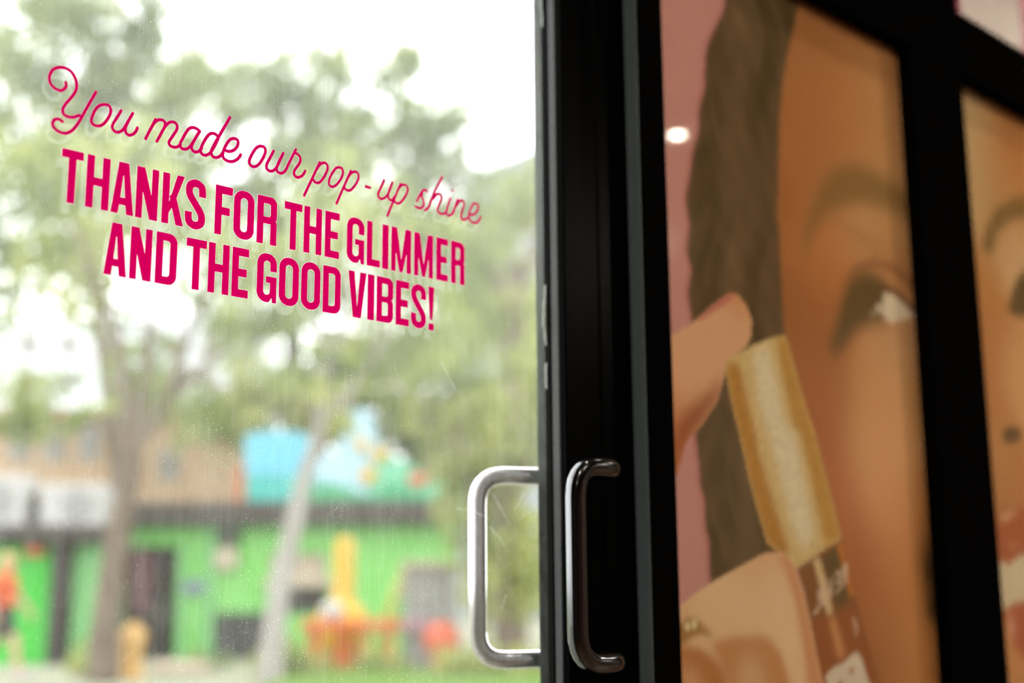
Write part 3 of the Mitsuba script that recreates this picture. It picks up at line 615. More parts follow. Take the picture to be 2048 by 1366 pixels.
EXT = 0.72
def emat(key, c, *a, **k): mat(key, tuple(np.asarray(c, float)*EXT), *a, **k)
emat('mat_green', lin((128, 208, 100)), 0.6)
emat('mat_green_strong', lin((64, 190, 56)), 0.6)
emat('mat_green_soft', lin((122, 190, 116)), 0.6)
emat('mat_dark', lin((56, 46, 44)), 0.7)
emat('mat_roof', lin((74, 66, 62)), 0.8)
emat('mat_black', (0.012, 0.012, 0.012), 0.7)
emat('mat_white', (0.55, 0.54, 0.52), 0.5)
emat('mat_grey', (0.36, 0.36, 0.34), 0.7)
emat('mat_grille', (0.18, 0.18, 0.17), 0.7)
emat('mat_blue', lin((110, 200, 226)), 0.6)
emat('mat_pale_blue', lin((184, 220, 236)), 0.6)
emat('mat_teal', lin((64, 186, 176)), 0.6)
emat('mat_pale_green', lin((122, 206, 168)), 0.6)
emat('mat_hill', lin((60, 170, 116)), 0.6)
emat('mat_yellow', lin((238, 186, 44)), 0.5)
emat('mat_lemon', lin((206, 208, 90)), 0.5)
emat('mat_orange', lin((216, 110, 46)), 0.5)
emat('mat_red', lin((216, 96, 58)), 0.5)
emat('mat_beige', lin((196, 180, 158)), 0.7)
emat('mat_violet_sign', lin((120, 124, 156)), 0.5)
emat('mat_pink', lin((190, 150, 160)), 0.6)
emat('mat_notice', lin((130, 84, 96)), 0.7)
emat('mat_tan', lin((214, 168, 96)), 0.6)
pmat('mat_brick_wall', vary(lin((204, 174, 144))*EXT, 1.2, 0.25), 0.85)
pmat('mat_render_wall', vary((0.62, 0.65, 0.67), 0.4, 0.12), 0.85)
emat('mat_slate', (0.30, 0.33, 0.35), 0.7)
emat('mat_window', (0.22, 0.2, 0.17), 0.3)
pmat('mat_pavement', lambda p, n, uv: mikit.mix((0.15, 0.16, 0.11), (0.22, 0.22, 0.16), mikit.fbm(p.x*1.5, p.y*1.5)), 0.85)
pmat('mat_bark_dark', lambda p, n, uv: mikit.mix((0.10, 0.075, 0.055), (0.19, 0.145, 0.11), mikit.fbm(p.x*8, p.y*8, p.z*2)), 0.9)
pmat('mat_bark_pale', lambda p, n, uv: mikit.mix((0.22, 0.20, 0.18), (0.34, 0.32, 0.29), mikit.fbm(p.x*6, p.y*6, p.z*3)), 0.9)
emat('mat_skin', lin((206, 160, 132)), 0.6)
emat('mat_shirt', lin((226, 110, 66)), 0.8)
emat('mat_shorts', lin((38, 36, 48)), 0.8)
emat('mat_hair', lin((206, 178, 128)), 0.8)
def leafmat(key, a, b):
    scene[key] = {'type': 'principledthin', 'base_color': mikit.proc(lambda p, n, uv: mikit.mix(a, b, mikit.smoothstep(0.3, 0.7, mikit.fbm(p.x*0.9, p.y*0.9, p.z*0.9)))), 'roughness': 0.6, 'diff_trans': 0.95}
leafmat('mat_leaf_deep', (0.22, 0.29, 0.12), (0.40, 0.45, 0.19))
leafmat('mat_leaf_olive', (0.22, 0.28, 0.09), (0.48, 0.51, 0.19))
leafmat('mat_leaf_light', (0.27, 0.33, 0.11), (0.52, 0.54, 0.23))
scene['mat_grass'] = {'type': 'principledthin', 'base_color': rgb((0.26, 0.40, 0.12)), 'roughness': 0.7, 'diff_trans': 0.6}

g = bx(-60, 60, 1.4, 95, -0.25, -0.02)
sadd('ground', g, 'mat_pavement'); tag('ground', 'pale pavement of the street outside', 'pavement', kind='structure')

# ---- leaves
def leaf_cloud(blobs, size, depth_opt, seed, hole=0.47, freq=1.9):
    """Folded leaves filling the blobs (px, py, radius in px, w), thinned out by gaps."""
    r = np.random.default_rng(seed); vs, fs, at = [], [], 0
    for px, py, rp, w in blobs:
        c = L(px, py, w); R = rp*w/FOCAL
        n = int(depth_opt*math.pi*R*R/(0.25*size*size*0.62))
        p = r.normal(size=(n, 3)); p /= np.linalg.norm(p, axis=1, keepdims=True)
        p = c + p*(r.random((n, 1))**(1/2.2))*R*np.array([1, 0.8, 1])
        p = p[meshkit.fbm(p*freq, 2, seed) > hole]; n = len(p)
        p = p[p[:, 2] > 0.05]; n = len(p)
        d = r.normal(size=(n, 3)); d[:, 2] -= 0.5; d /= np.linalg.norm(d, axis=1, keepdims=True)
        e = np.cross(d, r.normal(size=(n, 3))); e /= np.linalg.norm(e, axis=1, keepdims=True)
        nn = np.cross(d, e); s = size*(0.7 + 0.6*r.random((n, 1)))
        v = np.stack([p - d*s/2, p + e*s*0.31 + nn*s*0.06, p + d*s/2, p - e*s*0.31 + nn*s*0.06], 1)
        vs.append(v.reshape(-1, 3)); k = at + np.arange(n)*4
        fs.append(np.vstack([np.column_stack([k, k+1, k+2]), np.column_stack([k, k+2, k+3])])); at += 4*n
    return trimesh.Trimesh(np.vstack(vs), np.vstack(fs), process=False)
def limb(pts, r0, r1, w, bark, key, name):
    q = crom(np.array([L(*p, w) for p in pts]), 5)
    n = len(q); q[:, 1] += 0.25*np.sin(np.arange(n)/3.0 + pts[0][0])*np.linspace(0, 1, n)
    sadd(name, tube(q, np.linspace(r0, r1, n), 10), bark, key, smooth=True)
def tree(label, trunk, branches, blobs, w, leaf, bark, r0, size, opt, seed, hole=0.47, freq=1.9, group=None):
    key = numbered('tree'); tag(key, label, 'tree', group)
    base = L(*trunk[0], w); q = crom(np.array([L(*p, w) for p in trunk]), 6); q[0][2] = -0.05
    sadd('trunk', tube(q, np.linspace(r0*1.15, r0*0.62, len(q)), 14), bark, key, smooth=True)
    for b in branches: limb(b, r0*0.55, r0*0.18, w, bark, key, 'branch')
    k = sadd('foliage', leaf_cloud([(x, y, r, w + dw) for x, y, r, dw in blobs], size, opt, seed, hole, freq), leaf, key)
    labels[k] = {'label': 'loose crown of leaves', 'kind': 'stuff'}
def trunk_to_ground(px, py, w): return (px, py)
def foot(px, w):
    z = L(px, 1300, w); k = 1300 + z[2]*FOCAL/w; return (px, k)
tree('slender dark trunked tree forking in front of the green kiosk', [foot(205, 17), (212, 1250), (232, 1100), (256, 970), (270, 880)],
     [[(268, 890), (256, 820), (242, 745), (226, 650), (190, 540), (150, 450)], [(270, 885), (302, 845), (342, 780), (374, 700), (402, 600), (425, 480)], [(270, 885), (280, 800), (296, 720), (304, 600), (290, 460)], [(342, 780), (400, 745), (460, 690)]],
     [(120, 470, 150, .4), (250, 360, 150, 0), (385, 470, 130, -.3), (200, 580, 100, .3), (420, 630, 90, 0), (60, 330, 120, .5), (330, 790, 60, .2), (400, 810, 60, .4), (200, 780, 55, -.3), (120, 810, 70, .3), (20, 600, 60, .5), (300, 640, 70, 0)],
     17, 'mat_leaf_olive', 'mat_bark_dark', 0.185, 0.17, 1.0, 11, 0.48)
tree('slender pale trunked tree leaning right in the middle of the pavement', [foot(540, 16), (548, 1270), (566, 1150), (588, 1050), (612, 945), (636, 880)],
     [[(634, 885), (648, 760), (640, 650), (610, 520)], [(634, 885), (700, 780), (760, 690), (800, 580)], [(650, 760), (690, 640), (720, 480)]],
     [(620, 560, 140, 0), (760, 600, 130, .3), (700, 430, 150, .2), (850, 640, 110, .5), (560, 700, 90, -.2), (650, 770, 90, -.3), (670, 775, 45, -.4), (620, 830, 40, -.3), (680, 840, 40, -.2), (850, 500, 100, 0), (530, 480, 90, .4), (760, 740, 70, .2)],
     16, 'mat_leaf_olive', 'mat_bark_pale', 0.135, 0.16, 1.0, 12, 0.48)
tree('tall tree at the left whose crown runs out of the top of the picture', [foot(236, 30), (240, 1000), (190, 600), (130, 300)], [[(170, 500), (220, 300), (260, 120)], [(175, 520), (50, 360), (-30, 180)], [(150, 380), (120, 150), (110, -20)]],
     [(100, 170, 170, 0), (250, 130, 120, .5), (60, -10, 170, 0), (-60, 250, 150, .5), (200, 20, 130, -.5), (300, 30, 70, 0), (180, 300, 140, .4), (290, 240, 110, .4), (60, 420, 150, 0), (220, 450, 150, .3), (-20, 560, 140, .3), (120, 560, 80, 0), (340, 400, 110, .2)],
     30, 'mat_leaf_deep', 'mat_bark_dark', 0.2, 0.28, 1.9, 13, 0.462, 1.1)
tree('round crowned tree behind the middle of the lettering', [foot(590, 28), (590, 1000), (586, 700), (590, 420)], [[(588, 520), (500, 350), (450, 220)], [(588, 500), (680, 330), (700, 200)], [(590, 450), (600, 280), (640, 120)]],
     [(640, 190, 115, 0), (560, 250, 130, .5), (470, 210, 110, -.4), (700, 330, 140, 0), (650, 110, 55, 0), (420, 300, 100, .3), (560, 380, 140, 0), (430, 150, 70, 0), (540, 130, 65, 0), (380, 130, 70, .2), (440, 420, 130, 0), (600, 520, 140, .3), (460, 560, 120, .2), (700, 480, 130, 0), (330, 210, 60, .3), (672, 782, 40, -2), (520, 850, 45, 0), (480, 800, 50, 0)],
     28, 'mat_leaf_deep', 'mat_bark_dark', 0.26, 0.26, 1.8, 14, 0.475, 1.2)
tree('lower tree with a stepped crown left of the open sky', [foot(830, 28), (830, 1000), (826, 650), (830, 420)], [[(828, 520), (900, 380), (940, 270)], [(828, 500), (800, 340), (800, 180)]],
     [(800, 165, 75, 0), (855, 210, 75, .4), (860, 300, 110, 0), (925, 250, 55, -.3), (780, 330, 110, .3), (960, 235, 28, 0), (900, 400, 110, 0), (820, 115, 42, 0), (1000, 195, 16, 0), (820, 460, 120, 0), (930, 490, 110, .3), (860, 580, 110, 0), (965, 350, 60, 0)],
     28, 'mat_leaf_deep', 'mat_bark_dark', 0.24, 0.26, 1.8, 15, 0.475, 1.2)
tree('yellow green tree beside the black door frame', [foot(1030, 22), (1030, 1100), (1026, 800), (1030, 520)], [[(1028, 620), (970, 520), (950, 440)], [(1028, 600), (1080, 480), (1100, 400)]],
     [(1020, 400, 70, 0), (1080, 400, 90, .3), (960, 480, 90, 0), (1130, 360, 80, 0), (1000, 580, 80, 0), (930, 640, 80, .2), (1040, 690, 70, 0)],
     22, 'mat_leaf_light', 'mat_bark_dark', 0.2, 0.2, 1.3, 16, 0.48, 1.5)
tree('dense low olive tree behind the steel handle', [foot(1010, 18), (1010, 1250), (1006, 1080), (1012, 920)], [[(1008, 1050), (950, 960), (910, 860)], [(1010, 1000), (1060, 900), (1080, 800)]],
     [(1000, 870, 130, 0), (960, 1040, 110, .3), (1060, 1130, 120, 0), (900, 770, 100, .3), (1090, 760, 100, 0), (1000, 1180, 90, .4), (920, 930, 70, 0), (860, 840, 60, .3)],
     18, 'mat_leaf_olive', 'mat_bark_dark', 0.16, 0.17, 1.7, 17, 0.42, 1.6)
tree('leafy tree filling the gap behind the kiosk roofs', [foot(650, 27), (648, 1100), (640, 900), (600, 760)], [[(620, 850), (400, 760), (300, 650)], [(620, 850), (620, 740), (660, 660)]],
     [(430, 800, 100, 0), (300, 760, 100, .4), (560, 790, 110, 0), (700, 760, 100, .3), (20, 800, 80, 0), (800, 760, 110, .3), (640, 690, 100, 0), (500, 660, 90, .4), (900, 700, 120, .2), (980, 800, 130, 0), (560, 870, 80, 0), (515, 860, 50, -.5), (668, 778, 60, 1.5), (668, 778, 50, -1.5), (640, 900, 90, .2), (760, 880, 110, 0), (860, 960, 90, 0), (60, 850, 50, 0), (330, 880, 40, 0), (1080, 700, 120, 0), (1000, 600, 110, .3), (760, 640, 110, .3), (620, 600, 90, 0), (470, 880, 60, 0), (860, 880, 70, 0), (690, 830, 70, .3)],
     27, 'mat_leaf_light', 'mat_bark_dark', 0.2, 0.24, 2.0, 18, 0.465, 1.3)

# ---- low green kiosk with the dark doorway, and its neighbour at the left edge
KW = 23.0
key = 'kiosk'; tag(key, 'long low green kiosk with a dark doorway and a counter', 'kiosk')
sadd('wall', cat(sbx(196, 1046, 236, 1330, KW, 3.0, z0=-0.05), sbx(358, 1046, 532, 1330, KW, 3.0, z0=-0.05), sbx(236, 1046, 360, 1092, KW, 3.0), sbx(530, 1046, 900, 1104, KW, 3.0), sbx(655, 1100, 900, 1330, KW, 3.0, z0=-0.05), sbx(530, 1228, 660, 1330, KW, 3.0, z0=-0.05)), 'mat_green', key)
sadd('door', sbx(230, 1088, 362, 1340, KW+0.12, 0.08, 0.01, z0=-0.04), 'mat_dark', key)
sadd('notice', sbx(262, 1100, 300, 1225, KW+0.10, 0.015), 'mat_notice', key + '__door')
sadd('roof', sbx(200, 1004, 905, 1046, KW-0.35, 3.5, 0.03), 'mat_roof', key)
sadd('plinth', sbx(412, 1226, 532, 1332, KW-0.06, 0.1, 0.01, z0=-0.04), 'mat_black', key)
sadd('door_frame', cat(sbx(232, 1088, 238, 1330, KW-0.05, 0.3, z0=-0.04), sbx(360, 1088, 366, 1330, KW-0.05, 0.3, z0=-0.04)), 'mat_green_soft', key)
sadd('post', sbx(413, 1046, 424, 1330, KW-0.1, 0.1, 0.01, z0=-0.04), 'mat_green_soft', key)
sadd('counter', sbx(526, 1160, 664, 1174, KW-0.3, 0.5, 0.02), 'mat_beige', key)
sadd('shutter', sbx(530, 1104, 660, 1162, KW+0.1, 0.05, 0.01), 'mat_beige', key)
sadd('hatch_opening', sbx(532, 1172, 656, 1230, KW+0.2, 0.05), 'mat_dark', key)
tag('sign', 'small blue grey sign on the green pier right of the doorway', 'sign')
sadd('sign', sbx(366, 1162, 416, 1186, KW-0.08, 0.05, 0.006), 'mat_violet_sign')
lamp = lathe([(0, -0.02), (0.12, 0.0), (0.21, 0.10), (0.20, 0.16), (0.0, 0.18)], 24)
q = L(455, 1118, KW); lamp.apply_transform(trimesh.transformations.rotation_matrix(math.pi/2, (1, 0, 0))); lamp.apply_translation(q + np.array([0, 0.0, 0]))
tag('wall_plaque', 'round tan plaque hanging on the green kiosk wall', 'plaque')
sadd('wall_plaque', lamp, 'mat_beige', smooth=30)
tag('wall_box', 'dark box above the round tan plaque on the kiosk wall', 'box')
sadd('wall_box', sbx(440, 1056, 474, 1090, KW-0.16, 0.16, 0.01), 'mat_dark')
key = 'kiosk_001'; tag(key, 'bright green kiosk cut by the left edge with units on its roof', 'kiosk')
KV = 21.5
sadd('wall', cat(sbx(-160, 1082, 104, 1345, KV+0.1, 0.9, z0=-0.04), sbx(124, 1082, 192, 1345, KV+0.1, 0.9, z0=-0.04)), 'mat_green_soft', key)
sadd('shutter', sbx(-150, 1090, 103, 1345, KV, 0.08, 0.01, z0=-0.03), 'mat_green_strong', key)
sadd('post', sbx(104, 1082, 126, 1345, KV-0.1, 0.2, 0.01, z0=-0.04), 'mat_dark', key)
sadd('roof', sbx(-170, 1056, 196, 1084, KV-0.35, 1.4, 0.02), 'mat_roof', key)
sadd('shutter_box', sbx(50, 1092, 84, 1112, KV-0.12, 0.1, 0.01), 'mat_red', key)
def condenser(px0, py0, px1, label, fans):
    key = numbered('air_conditioner'); tag(key, label, 'air conditioner')
    zb = L(-170, 1056, KV-0.35)[2]
    A_, B_ = L(px0, py0, KV+0.3), L(px1, py0, KV+0.3)
    sadd('housing', bx(A_[0], B_[0], KV+0.3, KV+0.9, zb+0.06, A_[2], 0.02), 'mat_white', key)
    for x in (A_[0]+0.1, B_[0]-0.16): sadd('foot', bx(x, x+0.06, KV+0.32, KV+0.88, zb, zb+0.06), 'mat_grille', key)
    for f in fans:
        c = np.array([A_[0] + (B_[0]-A_[0])*f, KV+0.295, (zb+0.06+A_[2])/2]); r = min((A_[2]-zb)*0.36, 0.3)
        d = trimesh.creation.cylinder(r, 0.03, sections=28); d.apply_transform(trimesh.transformations.rotation_matrix(math.pi/2, (1, 0, 0))); d.apply_translation(c)
        sadd('fan_grille', d, 'mat_grey', key)
condenser(82, 968, 206, 'wide white air conditioning unit on the left kiosk roof', (0.62,))
condenser(-30, 950, 54, 'white air conditioning unit cut by the left edge of the picture', (0.3,))
tag('roof_tank', 'dark barrel between the two white roof units', 'tank')
zb = L(-170, 1056, KV-0.35)[2]; q = L(70, 1000, KV+0.6)
sadd('roof_tank', (lambda m: (m.apply_translation((q[0], KV+0.6, zb)), m)[1])(lathe([(0, 0), (0.13, 0), (0.14, 0.1), (0.14, 0.52), (0.09, 0.6), (0, 0.6)], 20)), 'mat_dark', smooth=30)

# ---- painted cut-out board on the kiosk roof
MW = 22.9
tag('mural_board', 'painted cut-out board of blue and teal shapes on the kiosk roof', 'board')
sadd('backing', board([(490, 872), (545, 862), (612, 868), (640, 915), (668, 900), (692, 868), (706, 822), (738, 818), (756, 880), (780, 930), (845, 948), (880, 968), (890, 1006), (492, 1006)], MW+0.05, 0.08), 'mat_pale_blue', 'mural_board')
sadd('sky_panel', board([(490, 870), (545, 860), (612, 868), (612, 950), (490, 950)], MW, 0.05), 'mat_blue', 'mural_board')
sadd('wave_panel', board([(492, 950), (560, 955), (612, 945), (640, 960), (600, 985), (560, 1006), (492, 1006)], MW, 0.05), 'mat_teal', 'mural_board')
sadd('green_panel', board([(752, 905), (800, 918), (850, 945), (886, 970), (890, 1006), (740, 1006), (742, 950)], MW+0.01, 0.04), 'mat_pale_green', 'mural_board')
sadd('hill', board([(600, 1004), (625, 978), (660, 966), (700, 978), (735, 990), (780, 965), (820, 975), (850, 1006)], MW-0.03, 0.04, 5), 'mat_hill', 'mural_board')
for x, y, r in ((722, 888, 17), (758, 908, 19), (736, 950, 21)):
    sadd('flower', board([(x + r*(1.0 if k % 2 else 0.55)*math.cos(k*math.pi/5), y + r*(1.0 if k % 2 else 0.55)*math.sin(k*math.pi/5)) for k in range(10)], MW-0.05, 0.04, 3), 'mat_yellow', 'mural_board')
sadd('patch', board([(815, 948), (850, 945), (855, 968), (820, 972)], MW-0.03, 0.03), 'mat_red', 'mural_board')
for x in (520, 640, 760, 860): sadd('support', bx(L(x, 1000, MW)[0]-0.03, L(x, 1000, MW)[0]+0.03, MW+0.14, MW+0.2, L(200, 1004, KW-0.35)[2]-0.02, L(x, 930, MW)[2]), 'mat_grey', 'mural_board')
tag('post', 'thin orange post standing left of the blue painted board', 'post')
sadd('post', sbx(474, 930, 488, 1006, MW+0.3, 0.12, 0.01, z0=L(200, 1004, KW-0.35)[2]-0.01), 'mat_orange')

# ---- buildings behind
def building(label, px0, px1, py, w, depth, wall, windows, roof=None, cat_='building'):
    key = numbered('building'); tag(key, label, cat_)
    sadd('wall', sbx(px0, py, px1, 1300, w, depth, z0=-0.2), wall, key)
    for x0, y0, x1, y1 in windows:
        k = sadd('window', sbx(x0, y0, x1, y1, w-0.08, 0.12, 0.01), 'mat_white', key)
        sadd('pane', sbx(x0+6, y0+6, x1-6, y1-6, w-0.1, 0.03), 'mat_window', k)
    if roof: sadd('roof', board(roof, w-0.5, depth+1.0), 'mat_slate' if wall == 'mat_grey_wall' else 'mat_brick_wall', key)
building('peach brick building behind the kiosks', -120, 470, 826, 33, 8, 'mat_brick_wall', [(20, 850, 56, 920), (90, 850, 126, 920), (160, 850, 196, 920), (320, 900, 356, 960)], [(-140, 832), (480, 832), (480, 815), (-140, 815)])
building('pale distant apartment block seen through the trees at the left', -220, 460, 640, 60, 10, 'mat_render_wall', [(x, y, x+34, y+40) for x in (-40, 40, 120, 200, 330, 400) for y in (668, 740)])
mat('mat_grey_wall', (0.30, 0.32, 0.33), 0.85)
building('pale grey house with a sloping roof at the right behind the trees', 900, 1500, 430, 52, 10, 'mat_grey_wall', [(x, y, x+30, y+44) for x in (930, 990, 1050) for y in (470, 570, 670)], [(880, 432), (1500, 432), (1500, 90), (1090, 288), (985, 332)])

# ---- playground pieces and street things
def stand(profile, px, w, sides=28):
    m = lathe(profile, sides); q = L(px, 1300, w); m.apply_translation((q[0], w, -0.02)); return m
YW = 19.6
tag('play_figure', 'yellow bottle shaped figure standing before the kiosk', 'play figure')
sadd('body', stand([(0, 0.3), (0.30, 0.3), (0.40, 0.42), (0.42, 0.62), (0.34, 0.86), (0.16, 1.02), (0.15, 1.10), (0.0, 1.10)], 682, YW), 'mat_yellow', 'play_figure', smooth=40)
sadd('neck', stand([(0, 1.08), (0.15, 1.09), (0.145, 1.55), (0.15, 1.78), (0.12, 1.90), (0.0, 1.94)], 686, YW), 'mat_yellow', 'play_figure', smooth=40)
sadd('base', stand([(0, 0), (0.30, 0), (0.28, 0.26), (0.24, 0.3), (0, 0.3)], 682, YW), 'mat_orange', 'play_figure', smooth=40)
q = L(671, 1222, YW); s_ = trimesh.creation.icosphere(2, 0.17); s_.apply_translation(q + np.array([0, -0.38, 0])); sadd('white_ball', s_, 'mat_white', 'play_figure', smooth=True)
labels['play_figure__white_ball'] = {'label': 'round white front'}
tag('bench', 'orange bench with splayed legs around the yellow figure', 'bench')
BW = 18.4
sadd('seat', sbx(602, 1240, 796, 1262, BW, 0.38, 0.02), 'mat_orange', 'bench')
for x, dx in ((625, -4), (686, -8), (725, 6), (775, 8)):
    a_, b_ = L(x, 1260, BW), L(x+dx, 1260, BW)
    sadd('leg', tube(np.array([[a_[0], BW+0.2, a_[2]], [b_[0], BW+0.2, -0.02]]), [0.09, 0.07], 10), 'mat_orange' if x < 700 else 'mat_tan', 'bench')
tag('slide', 'lemon yellow slanted rail right of the yellow figure', 'rail')
a_, b_ = L(772, 1242, YW+0.5), L(812, 1130, YW+0.5)
sadd('slide', tube(np.array([[a_[0]-0.12, YW+0.5, -0.02], [a_[0], YW+0.5, a_[2]], [b_[0], YW+0.6, b_[2]]]), 0.075, 12), 'mat_lemon')
tag('ball_post', 'red orange round topped post left of the steel handle', 'post')
sadd('ball_post', stand([(0, 0), (0.14, 0), (0.14, 0.2), (0.2, 0.3), (0.25, 0.40), (0.25, 0.52), (0.17, 0.66), (0.0, 0.72)], 884, 18.2), 'mat_red', smooth=40)
tag('utility_box', 'grey box cabinet between the yellow rail and the olive tree', 'cabinet')
sadd('body', sbx(806, 1132, 912, 1345, 19.6, 0.8, 0.03, z0=-0.03), 'mat_grey', 'utility_box')
sadd('lid', sbx(800, 1122, 918, 1136, 19.5, 1.0, 0.02), 'mat_beige', 'utility_box')
sadd('front_panel', sbx(786, 1238, 866, 1262, 19.4, 0.1, 0.01), 'mat_pink', 'utility_box')
tag('hydrant', 'small tan post with a rounded top before the dark doorway', 'post')
sadd('body', stand([(0, 0), (0.20, 0), (0.20, 0.06), (0.15, 0.08), (0.15, 0.42), (0.18, 0.45), (0.18, 0.5), (0.0, 0.5)], 262, 17.5), 'mat_tan', 'hydrant', smooth=40)
sadd('cap', stand([(0, 0.5), (0.17, 0.5), (0.16, 0.62), (0.09, 0.7), (0.04, 0.74), (0, 0.74)], 265, 17.5), 'mat_tan', 'hydrant', smooth=40)
tag('kerb_stone', 'low pale stone slab in front of the dark doorway', 'stone')
sadd('kerb_stone', sbx(296, 1326, 410, 1352, 18.6, 0.6, 0.04, z0=-0.03), 'mat_beige')

# shrubs and grass
def shrub(label, blobs, w, leaf, seed, size=0.1, opt=1.6):
    key = numbered('shrub'); tag(key, label, 'shrub')
    for x, y, r in blobs[:1]:
        q = L(x, y, w); sadd('stem', tube(np.array([[q[0], w, -0.04], [q[0]+0.03, w, 0.15], [q[0], w, max(0.25, q[2])]]), [0.03, 0.025, 0.015], 8), 'mat_bark_dark', key)
    k = sadd('foliage', leaf_cloud([(x, y, r, w) for x, y, r in blobs], size, opt, seed, 0.38, 3.0), leaf, key)
    labels[k] = {'label': 'small green leaves', 'kind': 'stuff'}
shrub('low green shrub at the foot of the dark trunk', [(190, 1315, 45), (230, 1335, 35), (160, 1335, 30)], 17.6, 'mat_leaf_olive', 31)
shrub('low yellow green shrub at the foot of the pale trunk', [(560, 1310, 45), (600, 1335, 40), (520, 1340, 35)], 17, 'mat_leaf_light', 32)
shrub('dark green shrub under the orange bench', [(730, 1330, 30), (650, 1340, 34), (790, 1335, 40)], 17.8, 'mat_leaf_deep', 33)
shrub('green shrub below the round red post', [(900, 1330, 40), (960, 1325, 45), (1030, 1330, 45), (1090, 1330, 45)], 16.5, 'mat_leaf_olive', 34)
shrub('small green shrub by the kiosk door pier', [(395, 1325, 24), (445, 1335, 28)], 19.0, 'mat_leaf_olive', 35)
r = np.random.default_rng(8); n = 26000
A_, B_ = L(560, 1366, 16)[0], L(1150, 1366, 16)[0]
p = np.column_stack([r.uniform(A_, B_, n), r.uniform(13.0, 18.0, n), np.full(n, -0.02)]); h = r.uniform(0.05, 0.14, n)
d = r.normal(size=(n, 2)); d /= np.linalg.norm(d, axis=1, keepdims=True); tip = r.normal(size=(n, 2))*0.03
v = np.stack([p - np.column_stack([d*0.012, np.zeros(n)]), p + np.column_stack([d*0.012, np.zeros(n)]), p + np.column_stack([tip, h])], 1).reshape(-1, 3)
sadd('grass', trimesh.Trimesh(v, np.arange(3*n).reshape(-1, 3), process=False), 'mat_grass'); tag('grass', 'short green grass below the orange bench and the olive tree', 'grass', kind='stuff')

# ---- the passer-by at the left edge, walking
import manifold3d as m3
def ball(c, r): return m3.Manifold.sphere(r, 20).translate(tuple(float(x) for x in c))
def bones(J, pairs):
    return m3.Manifold.batch_boolean([m3.Manifold.batch_hull([ball(*J[a]), ball(*J[b])]) for a, b in pairs], m3.OpType.Add)
def body_mesh(man, step, it=8):
    m = man.refine_to_length(step).to_mesh(); t = trimesh.Trimesh(m.vert_properties[:, :3], m.tri_verts, process=True)
    trimesh.smoothing.filter_taubin(t, iterations=it); return t
PW = 17.5; q0 = L(2, 1300, PW); ox = q0[0]
J = {k: (np.array([ox + x, PW + y, z]), r) for k, (x, y, z, r) in {
    'head': (0.03, 0, 1.52, .098), 'jaw': (0.06, 0, 1.45, .066), 'neck': (0.01, 0, 1.38, .052), 'chest': (0.0, 0, 1.24, .135), 'waist': (0.0, 0, 1.02, .115), 'hip': (0, 0, .90, .13),
    'sl': (0.0, -.16, 1.30, .062), 'sr': (0.0, .16, 1.30, .062), 'el': (-.12, -.2, 1.05, .045), 'er': (.10, .2, 1.04, .045), 'wl': (-.02, -.19, .84, .032), 'wr': (.26, .18, .90, .032),
    'hl': (0, -.09, .86, .095), 'hr': (0, .09, .86, .095), 'kl': (.20, -.09, .49, .062), 'kr': (-.12, .09, .48, .062), 'al': (.28, -.09, .09, .042), 'ar': (-.40, .09, .15, .042), 'tl': (.44, -.09, .035, .034), 'tr': (-.30, .09, .035, .034),
    'nose': (.128, 0, 1.50, .014), 'earl': (.02, -.095, 1.50, .02), 'earr': (.02, .095, 1.50, .02)}.items()}
pl_, pr_ = J['wl'][0], J['wr'][0]
for s_, wv in (('l', pl_), ('r', pr_)):
    J['palm'+s_] = (wv + np.array([0.03, 0, -0.07]), .028)
    for k, (dy, ln) in enumerate(((-.03, .07), (-.01, .085), (.01, .08), (.03, .065))):
        J[f'f{s_}{k}a'] = (wv + np.array([0.035, dy, -0.10]), .010); J[f'f{s_}{k}b'] = (wv + np.array([0.055, dy, -0.10-ln*0.55]), .009); J[f'f{s_}{k}c'] = (wv + np.array([0.05, dy, -0.10-ln]), .008)
    J['t'+s_+'a'] = (wv + np.array([0.05, 0.0, -0.05]), .012); J['t'+s_+'b'] = (wv + np.array([0.085, 0.0, -0.10]), .010)
pairs = [('head', 'jaw'), ('head', 'neck'), ('neck', 'chest'), ('chest', 'waist'), ('waist', 'hip'), ('sl', 'chest'), ('sr', 'chest'), ('sl', 'el'), ('sr', 'er'), ('el', 'wl'), ('er', 'wr'), ('hip', 'hl'), ('hip', 'hr'), ('hl', 'kl'), ('hr', 'kr'), ('kl', 'al'), ('kr', 'ar'), ('al', 'tl'), ('ar', 'tr'), ('head', 'nose'), ('head', 'earl'), ('head', 'earr')]
for s_ in 'lr':
    pairs += [('w'+s_, 'palm'+s_), ('palm'+s_, 't'+s_+'a'), ('t'+s_+'a', 't'+s_+'b')]
    for k in range(4): pairs += [('palm'+s_, f'f{s_}{k}a'), (f'f{s_}{k}a', f'f{s_}{k}b'), (f'f{s_}{k}b', f'f{s_}{k}c')]
tag('person', 'person in an orange top and dark shorts walking past the kiosk at the left edge', 'person')
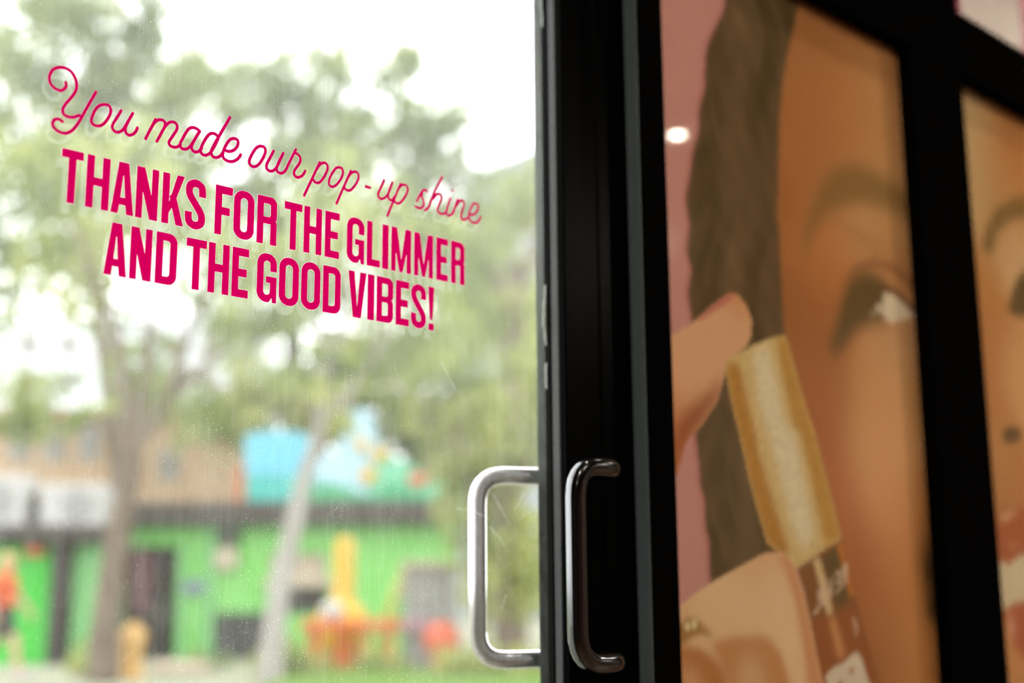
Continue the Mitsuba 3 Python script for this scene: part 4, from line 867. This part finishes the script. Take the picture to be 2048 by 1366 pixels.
sadd('body', body_mesh(bones(J, pairs), 0.02, 6), 'mat_skin', 'person', smooth=True)
G = {k: (c, r + 0.014) for k, (c, r) in J.items()}
G['hem'] = (G['hip'][0] + np.array([0, 0, 0.02]), .142)
for s_ in 'lr': G['c'+s_] = (J['s'+s_][0]*0.45 + J['e'+s_][0]*0.55, .066); G['m'+s_] = (J['h'+s_][0]*0.35 + J['k'+s_][0]*0.65, .092)
sadd('top', body_mesh(bones(G, [('chest', 'waist'), ('waist', 'hem'), ('sl', 'chest'), ('sr', 'chest'), ('sl', 'cl'), ('sr', 'cr')]), 0.03, 6), 'mat_shirt', 'person', smooth=True)
G['hip'] = (G['hip'][0] + np.array([0, 0, -0.02]), .150)
sadd('shorts', body_mesh(bones(G, [('hip', 'hl'), ('hip', 'hr'), ('hl', 'ml'), ('hr', 'mr')]), 0.03, 6), 'mat_shorts', 'person', smooth=True)
hair = m3.Manifold.batch_hull([ball(J['head'][0] + np.array([-.012, 0, .02]), .108), ball(J['head'][0] + np.array([-.05, 0, -.06]), .075)]) - m3.Manifold.batch_hull([ball(J['head'][0] + np.array([.10, 0, -.02]), .085), ball(J['head'][0] + np.array([.06, 0, -.16]), .09)])
sadd('hair', body_mesh(hair, 0.02, 4), 'mat_hair', 'person', smooth=True)
for y in (-.034, .034):
    e = trimesh.creation.icosphere(2, 0.011); e.apply_translation(J['head'][0] + np.array([.092, y, -.005])); sadd('eye', e, 'mat_black', 'person', smooth=True)
mo = trimesh.creation.icosphere(2, 1.0); mo.apply_scale((0.012, 0.024, 0.007)); mo.apply_translation(J['jaw'][0] + np.array([.062, 0, .0])); sadd('mouth', mo, 'mat_red', 'person', smooth=True)
for s_ in 'lr':
    sh = m3.Manifold.batch_hull([ball(J['a'+s_][0] + np.array([-.04, 0, -.035]), .046), ball(J['t'+s_][0], .042), ball(J['t'+s_][0] + np.array([-.05, 0, .02]), .046)])
    sadd('shoe', body_mesh(sh, 0.02, 4), 'mat_white', 'person', smooth=True)
